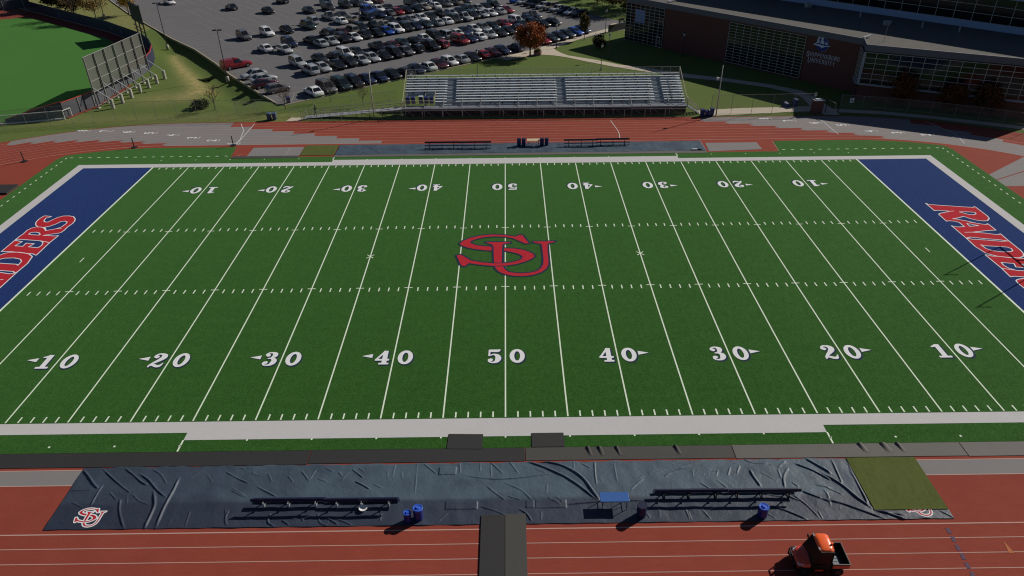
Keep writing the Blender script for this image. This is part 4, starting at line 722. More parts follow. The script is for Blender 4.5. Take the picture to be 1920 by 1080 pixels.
# ---------------------------------------------------------------- utility vehicle
def utility_vehicle():
    g = thing('utility_vehicle', 'orange and black utility vehicle with a cargo bed on the red lanes', 'utility vehicle', (18.0, -37.28, .012), math.pi-.02)
    mo = mat('kub_orange', (.90, .13, .022), .28, .5, coat=.7); mo2 = mat('kub_orange_dark', (.78, .075, .03), .3, .5, coat=.5)
    mk = mat('kub_black', (.006, .006, .007), .5, .3)
    # wheels
    for x in (1.0, -.92):
        for s in (-1, 1):
            wv = MB().cyl((x, s*.50, .32), (x, s*.76, .32), .32, n=24).build('wheel', m_tire, g)
            for q in range(18):
                a = 2*math.pi*q/18; 
            MB().cyl((x, s*.755, .32), (x, s*.775, .32), .17, n=16).build('rim', m_darkm, wv)
    # chassis + floor
    MB().box(-1.38, 1.25, -.52, .52, .30, .48).box(-.35, .62, -.74, .74, .36, .44).build('chassis', mk, g)
    # hood, lofted
    st = [(.62, .70, .55, 1.02, .70), (.85, .72, .55, 1.00, .66), (1.10, .70, .52, .94, .56), (1.30, .62, .50, .84, .44), (1.40, .52, .48, .70, .36)]
    vs = []; fs = []
    for x, hw, zb, zt, tw in st:
        vs += [(x, -hw, zb), (x, -hw, zt-.16), (x, -tw, zt-.03), (x, -tw*.5, zt), (x, 0, zt+.015), (x, tw*.5, zt), (x, tw, zt-.03), (x, hw, zt-.16), (x, hw, zb)]
    n = 9
    for i in range(len(st)-1): fs += [(i*n+j, i*n+j+1, (i+1)*n+j+1, (i+1)*n+j) for j in range(n-1)]
    fs += [tuple(range((len(st)-1)*n, len(st)*n))]
    MB().add(vs, fs).build('hood', mo2, g, True)
    for s in (-1, 1):
        MB().add([(1.02, s*.44, .955), (1.10, s*.66, .86), (1.36, s*.50, .74), (1.34, s*.38, .80)], [(0, 1, 2, 3)] if s > 0 else [(3, 2, 1, 0)]).box(1.0, 1.3, s*.48-.08, s*.48+.08, .62, .80).build('headlight', m_head, g)
        MB().box(.68, 1.34, s*.71-.06, s*.71+.06, .60, .70).build('fender', mk, g)
    b = MB().box(1.40, 1.50, -.62, .62, .34, .62); b.bar((1.52, -.5, .36), (1.52, -.5, .92), .05).bar((1.52, .5, .36), (1.52, .5, .92), .05).bar((1.52, -.5, .90), (1.52, .5, .90), .05).bar((1.52, -.5, .66), (1.52, .5, .66), .04)
    b.build('bumper', mk, g)
    # cab posts, windshield, doors
    m_ = MB()
    for s in (-1, 1):
        m_.bar((.68, s*.70, .95), (.30, s*.66, 1.93), .06).bar((-.42, s*.70, .55), (-.40, s*.66, 1.93), .07).bar((.30, s*.66, 1.93), (-.40, s*.66, 1.93), .06).bar((.62, s*.72, .46), (.68, s*.70, .95), .06)
    m_.bar((.30, -.66, 1.93), (.30, .66, 1.93), .06).bar((-.40, -.66, 1.93), (-.40, .66, 1.93), .06).bar((.68, -.7, .97), (.68, .7, .97), .07)
    m_.build('cab_frame', mk, g)
    gl = mat('cab_glass', (.006, .007, .007), .25, .25)
    MB().add([(.70, -.67, .99), (.70, .67, .99), (.33, .63, 1.90), (.33, -.63, 1.90)], [(0, 1, 2, 3)]).build('windshield', gl, g)
    for s in (-1, 1):
        d = MB().box(-.36, .60, s*.72-.025, s*.72+.025, .50, .98).build('door', mk, g)
        MB().add([(-.36, s*.715, 1.0), (.64, s*.715, 1.0), (.30, s*.675, 1.88), (-.36, s*.675, 1.88)], [(0, 1, 2, 3)]).build('window', gl, d)
        MB().box(-.05, .42, s*.75-.012, s*.75+.012, .46, .58).build('trim', mo2, d)
        mr = MB().box(.44, .50, s*.86-.07, s*.86+.07, 1.42, 1.62); mr.bar((.46, s*.70, 1.4), (.46, s*.86, 1.5), .025); mr.build('mirror', mk, g)
    MB().add([(-.42, -.63, 1.0), (-.42, .63, 1.0), (-.42, .62, 1.88), (-.42, -.62, 1.88)], [(0, 1, 2, 3)]).build('rear_window', gl, g)
    MB().box(.30, .52, -.60, -.2, 1.02, 1.06).build('dashboard', m_rim, g)
    MB().box(-.38, .15, -.62, .62, .44, .78).box(-.40, -.28, -.62, .62, .78, 1.30).build('seat', mk, g)
    # roof: domed panel
    nx, ny = 9, 11; vs = []; 
    for i in range(nx):
        for j in range(ny):
            u = -1+2*i/(nx-1); v = -1+2*j/(ny-1)
            rr = (abs(u)**5+abs(v)**5)**.2; q = max(abs(u), abs(v), 1e-6); s_ = q/max(rr, 1e-6)
            uu, vv = u*s_, v*s_; z = 1.98+.10*(1-abs(u)**4)*(1-abs(v)**4)-(.03 if max(abs(u), abs(v)) > .99 else 0)
            z += -.018*math.exp(-((abs(v)-.62)/.08)**2)
            vs.append((-.04+uu*.44, vv*.68, z))
    o = len(vs); fs = [(i*ny+j, (i+1)*ny+j, (i+1)*ny+j+1, i*ny+j+1) for i in range(nx-1) for j in range(ny-1)]
    rf = MB().add(vs, fs).build('roof', mo, g, True); sm = rf.modifiers.new('s', 'SOLIDIFY'); sm.thickness = .06; sm.offset = -1
    for y in (-.48, .48): MB().box(.34, .42, y-.09, y+.09, 1.97, 2.07).build('work_light', m_rim, g)
    bl = MB().cyl((-.42, .18, 2.02), (-.42, .18, 2.16), .06, n=12).build('beacon', mo, g); MB().bar((-.5, .34, 1.9), (-.5, .36, 2.4), .015).build('antenna', mk, g)
    # cargo bed with ribbed floor, silver stripe load
    bd = MB(); x0, x1, hw, z0, z1 = -1.48, -.50, .76, .72, 1.05
    bd.box(x0, x1, -hw, hw, z0-.05, z0).box(x0, x1, -hw, -hw+.04, z0, z1).box(x0, x1, hw-.04, hw, z0, z1).box(x1-.04, x1, -hw+.04, hw-.04, z0, z1).box(x0, x0+.04, -hw+.04, hw-.04, z0, z1)
    bd.build('cargo_bed', mk, g)
    MB().box(x0-.012, x0, -hw, hw, z1-.05, z1+.012).box(x0, x1, -hw-.012, -hw, z1-.05, z1+.012).box(x0, x1, hw, hw+.012, z1-.05, z1+.012).build('bed_rail', m_galv, g)
    MB().box(x0+.02, x1-.02, hw+.014, hw+.03, z0+.02, z1-.08).build('bed_side', mo2, g)
    rb = MB()
    for i in range(8): rb.box(x0+.40, x1-.05, .70-.1*i-.06, .70-.1*i, z0+.002, z0+.025)
    rb.build('bed_floor', m_alud, g)
    return g
utility_vehicle()
# ================================================================ bleachers
m_foot = mat('foot_aluminium', (.40, .45, .49), .5, .4, [(2., .3, (.34, .39, .43))], metal=.1)
m_seat = mat('seat_aluminium', (.76, .80, .82), .45, .5, [(3., .3, (.66, .70, .72))], metal=.05)
def bleachers():
    g = thing('bleachers', 'long aluminium bleachers on the far side of the track', 'bleachers', (0, 0, 0))
    X0, X1 = -15.45, 27.6; RY, RZ, RUN, RISE, N = 44.75, 1.42, .575, .235, 11
    aisles = [(-8.95, -7.55), (8.05, 9.45), (23.0, 24.4)]; notch = -10.7
    # front deck
    d = MB()
    for k in range(5): d.box(X0, X1, 43.30+.29*k, 43.57+.29*k, 1.25, 1.30)
    d.box(X0, X1, 43.22, 43.28, 1.10, 1.32); d.build('deck', m_alud, g)
    far_br = MB()
    for r in range(N):
        y = RY+RUN*r; z = RZ+RISE*r
        x0 = X0 if r > 3 else notch
        f = MB(); f.box(x0, X1, y, y+RUN, z-.03, z).box(x0, X1, y+.005, y+.03, z-RISE, z-.03)
        f.build('foot_board', m_foot, g)
        s = MB(); segs = [x0]
        for a, b in (aisles if r < N-1 else []):
            segs += [a, b]
        segs.append(X1)
        for i in range(0, len(segs), 2):
            if segs[i+1]-segs[i] > .2: s.box(segs[i], segs[i+1], y+RUN-.25, y+RUN+.01, z+.36, z+.40)
        s.build('seat_board', m_seat, g)
        x = x0+1.2+(r % 2)*.3
        while x < X1:
            if any(a-.1 < x < b+.1 for a, b in aisles): x += 1.83; continue
            q = MB() if r < 5 else far_br
            q.box(x-.06, x+.06, y+RUN-.26, y+RUN-.20, z+.003, z+.355); x += 1.83
            if r < 5: q.build('bracket', m_darkm, g)
    struct(far_br.build('bracket', m_darkm, g), 'stuff')
    for a, b in aisles:
        for r in range(N-1):
            y = RY+RUN*r; z = RZ+RISE*r; MB().box(a+.08, b-.08, y+RUN-.29, y+RUN-.01, z+.003, z+.115).build('aisle_step', mat('step_grey', (.16, .20, .25), .6, .4), g)
    MB().box(X0, X1, 43.9, 43.93, .0, 1.22).build('under_deck_shade', mat('under_deck_shade', (.02, .02, .022), .9, .1, alpha=.85), g)  # dark see-through sheet standing in for the shade below the deck
    # understructure
    u = MB(); x = X0+.3; yb = RY+RUN*N; zb = RZ+RISE*N
    while x <= X1:
        for y in (43.4, 45.6, 48.2, 50.6):
            zt = 1.22 if y < 45 else RZ+(y-RY)/RUN*RISE-.12
            u.bar((x, y, 0), (x, y, zt), .09)
        u.bar((x, 43.4, 1.2), (x, yb, zb-.15), .08); u.bar((x, 43.4, .1), (x, 48.2, 2.4), .05).bar((x, 45.6, .1), (x, 50.6, 3.4), .05)
        u.bar((x, 43.4, 1.1), (x+1.4, 43.4, .1), .05)
        x += 2.87
    u.build('understructure', m_galv, g)
    fr = MB(); x = X0
    n = 31
    for i in range(n+1):
        x = X0+(X1-X0)*i/n; fr.bar((x, 43.24, 1.1), (x, 43.24, 2.36), .035)
    for z in (2.36, 1.45): fr.bar((X0, 43.24, z), (X1, 43.24, z), .035)
    fr.build('front_railing', m_galv, g)
    MB().add([(X0, 43.24, 1.45), (X1, 43.24, 1.45), (X1, 43.24, 2.34), (X0, 43.24, 2.34)], [(0, 1, 2, 3)]).build('railing_mesh', m_mesh, g)
    br = MB(); yb -= .05
    for i in range(n+1):
        x = X0+(X1-X0)*i/n; br.bar((x, yb, zb-.3), (x, yb, zb+1.12), .035)
    br.bar((X0, yb, zb+1.12), (X1, yb, zb+1.12), .035).bar((X0, yb, zb+.3), (X1, yb, zb+.3), .03)
    br.build('back_railing', m_galv, g)
    MB().add([(X0, yb, zb-.2), (X1, yb, zb-.2), (X1, yb, zb+1.1), (X0, yb, zb+1.1)], [(0, 1, 2, 3)]).build('railing_mesh', m_mesh, g)
    cream = mat('rail_cream', (.55, .50, .38), .5, .4)
    for x in (X0-.06, X1+.06):
        s = MB(); s.bar((x, 44.6, 2.45), (x, yb, zb+1.12), .07); s.bar((x, 44.6, 1.2), (x, 44.6, 2.45), .05); s.bar((x, yb, zb-.3), (x, yb, zb+1.12), .05)
        for r in range(0, N, 2): s.bar((x, RY+RUN*r, RZ+RISE*r), (x, RY+RUN*r, RZ+RISE*r+1.12), .035)
        s.bar((x, 43.3, 2.45), (x, 44.6, 2.45), .05).bar((x, 43.3, 1.2), (x, 43.3, 2.45), .05); s.build('side_railing', cream, g)
    # notch rails
    s = MB()
    for z in (2.35, 1.85): s.bar((X0, 43.9, z), (notch, 43.9, z), .04)
    for x in (X0, notch): s.bar((x, 43.9, 1.3), (x, 43.9, 2.35), .04).bar((x, 46.6, 1.3), (x, 46.6, 2.9), .05)
    s.bar((notch, 43.9, 2.35), (notch, 46.6, 2.9), .05); s.build('notch_railing', cream, g)
    # stairs at the right end
    s = MB()
    for i in range(7): s.box(27.65+.27*i, 27.92+.27*i, 43.35, 44.55, 1.14-.17*i, 1.18-.17*i)
    s.build('stairs', m_alud, g)
    s = MB()
    for y in (43.35, 44.55):
        for dz in (1.0, .75, .5): s.bar((27.6, y, 1.3+dz), (29.5, y, .05+dz), .04)
        s.bar((27.6, y, 1.2), (27.6, y, 2.3), .05).bar((29.5, y, 0), (29.5, y, 1.05), .05).bar((27.6, y, 1.2), (29.6, y, -.02), .06, .12)
    s.build('stair_railing', cream, g)
    return g
bleachers()
def ramp():
    g = thing('access_ramp', 'aluminium access ramp rising to the left end of the bleachers', 'ramp')
    x0, x1, z1 = -30.6, -15.6, 1.26; y0, y1 = 43.1, 44.5
    zz = lambda x: .03+(x-x0)/(x1-x0)*z1
    MB().add([(x0, y0, .0), (x1, y0, z1-.06), (x1, y1, z1-.06), (x0, y1, 0), (x0, y0, .04), (x1, y0, z1+.02), (x1, y1, z1+.02), (x0, y1, .04)], [(3, 2, 1, 0), (4, 5, 6, 7), (0, 1, 5, 4), (2, 3, 7, 6), (0, 4, 7, 3), (1, 2, 6, 5)]).build('deck', mat('ramp_deck', (.36, .38, .40), .5, .4), g)
    r = MB(); n = 15
    for y in (y0, y1):
        for i in range(n+1):
            x = x0+(x1-x0)*i/n; r.bar((x, y, zz(x)-.02), (x, y, zz(x)+1.0), .05)
        for dz in (1.0, .55): r.bar((x0, y, .03+dz), (x1, y, z1+dz), .045)
    for x in (-33.0, -31.8, x0): r.bar((x, y1+.2, 0), (x, y1+.2, 1.0), .05)
    r.bar((-33, y1+.2, 1.0), (x0, y1+.2, 1.0), .045)
    r.build('railing', m_galv, g)
    l = MB()
    for i in range(4, n+1, 2):
        x = x0+(x1-x0)*i/n
        for y in (y0, y1): l.bar((x, y, 0), (x, y, zz(x)), .07)
    l.build('support', m_darkm, g)
ramp()
def light_pole(x, y, h, label, horn=False):
    g = thing('flag_pole' if 0 else 'light_pole', label, 'pole', (x, y, 0), 0, 'tall silver poles beside the bleachers')
    MB().cyl((0, 0, 0), (0, 0, h), .10, .055, 12).lathe([(.17, 0), (.17, .05), (.11, .06)], n=12).build('shaft', mat('pole_cream', (.44, .43, .38), .5, .4), g, True)
    if horn:
        m_ = MB(); m_.bar((0, 0, h*.76), (-.5, -.1, h*.76), .05); m_.cyl((-.45, -.1, h*.76-.18), (-.75, -.16, h*.76+.10), .22, .10, 12); m_.build('loudspeaker', m_head, g)
    else: MB().box(-.11, .11, -.14, .14, h*.74, h*.78).build('bracket', m_galv, g)
light_pole(31.9, 42.35, 7.58, 'tall silver pole with white loudspeaker right of the bleachers', True)
light_pole(-19.86, 42.75, 7.54, 'tall plain silver pole beside the ramp, left of the bleachers')

# ---------------------------------------------------------------- person on the ramp
def person(x, y, z):
    g = thing('person', 'person in dark jacket walking up the access ramp', 'person', (x, y, z), R(-80))
    J = [((0, 0, .95), .15), ((0, .02, 1.15), .14), ((0, .04, 1.38), .17), ((0, .05, 1.50), .07), ((0, .07, 1.58), .075), ((0, .08, 1.70), .10), ((0, .07, 1.78), .06),
         ((.10, .0, .90), .10), ((.11, .16, .50), .075), ((.11, .10, .08), .05), ((.11, .26, .04), .04), ((-.10, 0, .90), .10), ((-.11, -.06, .48), .075), ((-.11, -.26, .12), .05), ((-.11, -.12, .04), .04),
         ((.19, .04, 1.42), .06), ((.25, -.08, 1.16), .05), ((.23, .06, .95), .04), ((-.19, .04, 1.42), .06), ((-.25, .14, 1.18), .05), ((-.20, .30, 1.05), .04)]
    E_ = [(0, 1), (1, 2), (2, 3), (3, 4), (4, 5), (5, 6), (0, 7), (7, 8), (8, 9), (9, 10), (0, 11), (11, 12), (12, 13), (13, 14), (2, 15), (15, 16), (16, 17), (2, 18), (18, 19), (19, 20)]
    me = bpy.data.meshes.new('body'); me.from_pydata([j[0] for j in J], E_, []); o = bpy.data.objects.new('body', me); C.objects.link(o); o.parent = g
    m_ = o.modifiers.new('skin', 'SKIN')
    for i, j in enumerate(J): me.skin_vertices[0].data[i].radius = (j[1], j[1])
    me.skin_vertices[0].data[0].use_root = True
    o.modifiers.new('sub', 'SUBSURF').levels = 1; me.materials.append(mat('dark_clothes', (.02, .022, .03), .9, .2))
    MB().lathe([(.02, 1.83), (.09, 1.80), (.115, 1.72), (.10, 1.66), (.06, 1.66)], 0, .06, 12).build('hair', mat('hair', (.25, .20, .15), .8, .3), g, True)
    MB().box(-.07, .07, .13, .20, 1.60, 1.72).build('face', mat('skin', (.45, .28, .20), .6, .3), g)
person(-28.9, 43.8, .18)

# ---------------------------------------------------------------- bins and boxes by the fence
m_binb = mat('bin_blue', (.02, .025, .13), .5, .4, [(3., .3, (.03, .04, .17))]); m_bing = mat('bin_slate', (.07, .11, .18), .5, .4)
def wheelie(x, y, label, m, rz=0, h=1.05, lying=False, z=0.0, grp='wheeled bins along the track fence'):
    g = thing('wheeled_bin', label, 'bin', (x, y, z), rz, grp)
    T = Matrix.Rotation(R(-80), 4, 'X') @ Matrix.Translation((0, -.2, -.3)) if lying else Matrix.Identity(4)
    def P_(m_): m_.v = [tuple(T @ Vector(p)) for p in m_.v]; return m_
    P_(MB().add([(-.24, -.26, .06), (.24, -.26, .06), (.24, .26, .06), (-.24, .26, .06), (-.30, -.36, h-.08), (.30, -.36, h-.08), (.30, .34, h-.08), (-.30, .34, h-.08)], [(3, 2, 1, 0), (4, 5, 6, 7), (0, 1, 5, 4), (1, 2, 6, 5), (2, 3, 7, 6), (3, 0, 4, 7)])).build('body', m, g)
    P_(MB().add([(-.32, -.40, h-.08), (.32, -.40, h-.08), (.32, .38, h-.03), (-.32, .38, h-.03), (-.28, -.34, h), (.28, -.34, h), (.28, .32, h+.05), (-.28, .32, h+.05)], [(3, 2, 1, 0), (4, 5, 6, 7), (0, 1, 5, 4), (1, 2, 6, 5), (2, 3, 7, 6), (3, 0, 4, 7)])).build('lid', m, g)
    P_(MB().bar((-.26, .42, h-.12), (.26, .42, h-.12), .04)).build('handle', m_blackp, g)
    for s in (-1, 1): P_(MB().cyl((s*.24, .26, .12), (s*.31, .26, .12), .12, n=12)).build('wheel', m_tire, g)
wheelie(-35.75, 42.9, 'slate blue bin left of the concrete slab by the left fence', m_bing)
wheelie(-34.95, 42.95, 'blue grey bin nearest the concrete slab by the left fence', m_bing, .1)
wheelie(29.75, 42.2, 'dark blue bin next to the bleacher stairs, leftmost of three', m_binb)
wheelie(30.5, 42.25, 'smaller dark blue bin, middle of three by the bleacher stairs', m_binb, .1, .85)
wheelie(31.2, 42.3, 'dark blue bin touching the silver loudspeaker pole', m_binb, -.1, 1.15)
wheelie(44.0, 46.25, 'blue bin tipped over on the lawn left of the brick pillar', m_binb, .6, lying=True)
wheelie(45.2, 46.45, 'larger blue bin standing on the lawn left of the brick pillar', m_binb, .3, 1.15)
for i, x in enumerate((-14.9, -14.1, -12.9, -12.1, -11.3)):
    wheelie(x, 45.5+.1*(i % 2), ['navy bin in the bleacher notch, leftmost of five', 'navy bin in the bleacher notch, second from the left', 'navy bin in the bleacher notch, below the white lid box', 'navy bin in the bleacher notch, fourth from the left', 'navy bin in the bleacher notch, rightmost of five'][i], m_binb, 0, 1.1, z=1.3, grp='navy bins in the bleacher notch')
g = thing('lid_box', 'white box lid lying on a navy bin in the bleacher notch', 'box', (-12.9, 45.5, 2.46)); bevel(MB().box(-.35, .35, -.25, .25, 0, .12).build('lid', m_head, g), .04)
wheelie(-34.88, 50.9, 'purple blue bin at the corner of the car park beside the bare tree', mat('bin_purple', (.05, .04, .13), .5, .4), .4)
g = thing('field_box', 'low white box on the tarp edge near the far right runway', 'box', (25.6, 28.35, .05)); MB().box(-.4, .3, -.1, .1, 0, .15).build('body', m_head, g); MB().box(.3, .9, -.08, .08, 0, .12).build('handle', m_darkm, g)
for x, y, lb in ((-64.0, 27.05, 'black post stand on the left bend of the track'), (-51.4, 31.75, 'black post stand at the edge of the infield near the exchange zone'), (-37.8, 32.1, 'black post stand beside the red runway pad')):
    g = thing('post_stand', lb, 'post', (x, y, .012), 0, 'black post stands along the inner lane')
    MB().lathe([(.42, 0), (.42, .05), (.10, .09)], n=16).build('base', m_darkm, g); MB().cyl((0, 0, .05), (-.02, 0, 1.35), .07, n=10).build('post', m_darkm, g)

# ---------------------------------------------------------------- fences
m_fd = mat('fence_steel', (.17, .17, .165), .7, .3)
def fence(name, pts, h, step, label, group=None, mesh=True, top=True, m=None, r=.045, sub=None):
    g = thing(name, label, 'fence', (0, 0, 0), 0, group); m = m or m_galv
    P = [Vector((p[0], p[1])) for p in pts]; acc = 0; posts = []
    for i in range(len(P)-1):
        d = P[i+1]-P[i]; L = d.length; t = -acc
        t = 0 if i == 0 else step-acc
        while t <= L: posts.append(P[i]+d*(t/L)); t += step
        acc = L-(t-step)
    for p in posts: MB().cyl((p.x, p.y, 0), (p.x, p.y, h), r, n=6).build('post', m, g)
    rl = MB()
    for i in range(len(P)-1):
        if top: rl.bar((*P[i], h), (*P[i+1], h), r*1.3)
        rl.bar((*P[i], .08), (*P[i+1], .08), .02)
        if sub: rl.bar((*P[i], sub), (*P[i+1], sub), r*1.1)
    rl.build('rail', m, g)
    if mesh:
        q = MB()
        for i in range(len(P)-1): q.add([(*P[i], .05), (*P[i+1], .05), (*P[i+1], h), (*P[i], h)], [(0, 1, 2, 3)])
        q.build('chain_link', m_mesh, g)
    return g
fence('track_fence', [(-76.5, 37.9), (-71, 40.2), (-65, 41.9), (-58, 43.0), (-50, 43.5), (-36.4, 43.6)], 2.9, 3.05, 'tall chain link fence curving along the left bend of the track', 'chain link fences round the track', r=.028, m=m_fd)
fence('track_fence', [(-30.8, 42.5), (-16, 42.45), (0, 42.4), (12, 42.3), (24.5, 42.1), (29.2, 42.0)], 1.25, 3.05, 'low chain link fence in front of the bleachers', 'chain link fences round the track', r=.035)
fence('track_fence', [(31.2, 43.0), (40, 43.0), (46.4, 43.1)], 3.0, 3.1, 'tall chain link fence right of the bleachers, ending at the brick pillar', 'chain link fences round the track', r=.03, m=m_fd)
fence('track_fence', [(50.9, 43.4), (57, 41.6), (63, 39.2), (69, 36.3), (76, 32.2), (84, 26)], 2.7, 3.1, 'tall chain link fence in the shade below the brick building', 'chain link fences round the track', sub=1.1, r=.03, m=m_fd)
fence('lawn_fence', [(-42, 46.2), (-36.5, 46.6), (-30, 48.0), (-24, 49.8), (-17.5, 52.0)], 1.5, 3.0, 'chain link fence on the lawn behind the ramp', None, r=.03)
g = thing('fence_gate', 'open metal gate frame right of the brick pillar', 'gate'); MB().bar((48.7, 43.1, 0), (48.7, 43.1, 2.2), .08).bar((50.8, 43.5, 0), (50.8, 43.5, 2.7), .09).build('post', m_darkm, g)
MB().bar((48.9, 43.0, .2), (49.3, 41.4, .2), .05).bar((48.9, 43.0, 2.0), (49.3, 41.4, 2.0), .05).bar((49.3, 41.4, .2), (49.3, 41.4, 2.0), .05).build('leaf', m_galv, g)
g = thing('gate_pillar', 'brick gate pillar with a white topped box beside the track', 'pillar', (47.35, 43.2, 0), .1)
MB().box(-.75, .75, -.45, .45, 0, 1.95).build('shaft', m_brick, g); MB().box(-.85, .85, -.55, .55, 1.95, 2.08).build('cap', m_alud, g); MB().box(-.45, .25, -.3, .25, 2.08, 2.2).build('lid', m_head, g); MB().bar((-.5, .3, 2.0), (-.5, .3, 3.0), .05).box(-.72, -.28, .24, .27, 2.5, 3.0).build('sign', m_galv, g)
g = thing('fence_sign', 'small white sign on the fence right of the gate', 'sign', (52.3, 43.0, 0)); MB().box(-.28, .28, -.10, -.07, 1.6, 2.3).build('panel', m_head, g)
mb = MB(); gx, gy, GX, GY = grid(-.1, 1.1, -.1, 1.1, .06)
F = np.minimum(stroke_sdf([(.25, 0, .08), (.25, .8, .08), (.5, 1, .08), (.75, .78, .08), (.4, .55, .08)], GX, GY), stroke_sdf([(.4, .55, .08), (.85, .4, .09), (.7, .08, .09), (.3, .1, .08)], GX, GY))
sdf_fill(F, gx, gy, mb, 0); mb.v = [(-.2+x*.4, -.105, 1.67+y*.55) for x, y, z in mb.v]; mb.build('symbol', m_navyp, g)

# goal post beyond the right edge of the view, its shadow lies in the end zone
for sx in (1, -1):
    g = thing('goal_post', 'yellow gooseneck goal post behind the %s end zone' % ('right' if sx > 0 else 'left'), 'goal post', (sx*54.95, .45 if sx > 0 else 0, 0), 0, 'goal posts')
    my = mat('post_yellow', (.55, .40, .03), .4, .5); k = sx*1.9
    MB().cyl((k, 0, 0), (k, 0, 2.3), .10, n=12).cyl((k, 0, 2.3), (sx*.9, 0, 3.02), .09, n=12).cyl((sx*.9, 0, 3.02), (0, 0, 3.05), .09, n=12).build('gooseneck', my, g, True)
    MB().cyl((0, -2.82, 3.05), (0, 2.82, 3.05), .075, n=10).build('crossbar', my, g)
    for y in (-2.82, 2.82):
        u_ = MB().cyl((0, y, 3.05), (0, y, 9.0), .055, n=10).build('upright', my, g); MB().add([(0, y, 8.9), (.75, y-.4, 8.55), (.75, y-.35, 8.45), (0, y, 8.78)], [(0, 1, 2, 3)]).build('ribbon', m_red, u_)
    MB().cyl((k, 0, .0), (k, 0, 1.8), .30, n=16).build('pad', m_navy, g)

# ================================================================ lamps
def lot_lamp(x, y, h, label, heads=2, az=0.):
    z0 = float(ground_h(np.array(x), np.array(y)))
    g = thing('parking_lamp', label, 'street lamp', (x, y, z0), az, 'lamp posts of the car park')
    MB().lathe([(.30, 0), (.30, .95), (.27, 1.0)], n=16).build('base', m_conc2, g, True)
    MB().cyl((0, 0, 1.0), (0, 0, h), .085, .06, 8).build('pole', m_darkm, g)
    for k in range(heads):
        s = 1 if k == 0 else -1
        hd = MB().box(s*.10 if s > 0 else -.75, .75 if s > 0 else -.10, -.2, .2, h-.02, h+.14).build('lamp_head', m_darkm, g)
        MB().box(s*.45-.22, s*.45+.22, -.16, .16, h-.035, h-.02).build('lens', m_head, hd)
lot_lamp(-49.45, 65.4, 8.9, 'car park lamp post on the grass edge beside the red pickup', 2, .1)
lot_lamp(-70.5, 91.4, 9.2, 'car park lamp post near the scoreboard, on the grass edge', 2, .2)
lot_lamp(-96.2, 118.6, 9.2, 'car park lamp post beside the yellow tree', 2, .2)
lot_lamp(-34.65, 117.2, 9.2, 'car park lamp post beside the dark blue van', 2, .3)
lot_lamp(-14.75, 94.6, 9.2, 'car park lamp post in the middle of the lot beside the red van', 2, .3)
def path_lamp(x, y, h, label):
    g = thing('path_lamp', label, 'street lamp', (x, y, 0), 0, 'black lamp posts along the footpaths')
    MB().cyl((0, 0, 0), (0, 0, h-.6), .06, .045, 8).lathe([(.14, 0), (.14, .3), (.07, .4)], n=10).build('pole', m_darkm, g)
    MB().lathe([(.06, h-.6), (.17, h-.45), (.20, h-.1), (.10, h)], n=12).build('globe', mat('lamp_globe', (.55, .56, .58), .3, .5), g, True)
    MB().lathe([(.22, h-.1), (.16, h+.06), (.02, h+.14)], n=12).build('cap', m_darkm, g)
path_lamp(10.3, 84.9, 4.8, 'black path lamp post where the footpaths meet near the orange tree')
path_lamp(21.6, 97.3, 4.9, 'black path lamp post beside the low grey wall')
path_lamp(17.6, 125.4, 6.5, 'black lamp post on the sunny lawn beyond the car park')
path_lamp(19.7, 75.8, 4.6, 'black path lamp post in the building shade, far side of the walk')
path_lamp(-4.9, 65.0, 4.6, 'path lamp on the sunny lawn behind the bleachers')
path_lamp(17.4, 68.3, 4.6, 'path lamp in the shade behind the bleachers')
path_lamp(34.0, 77.2, 4.4, 'path lamp close to the left brick wall of the building')

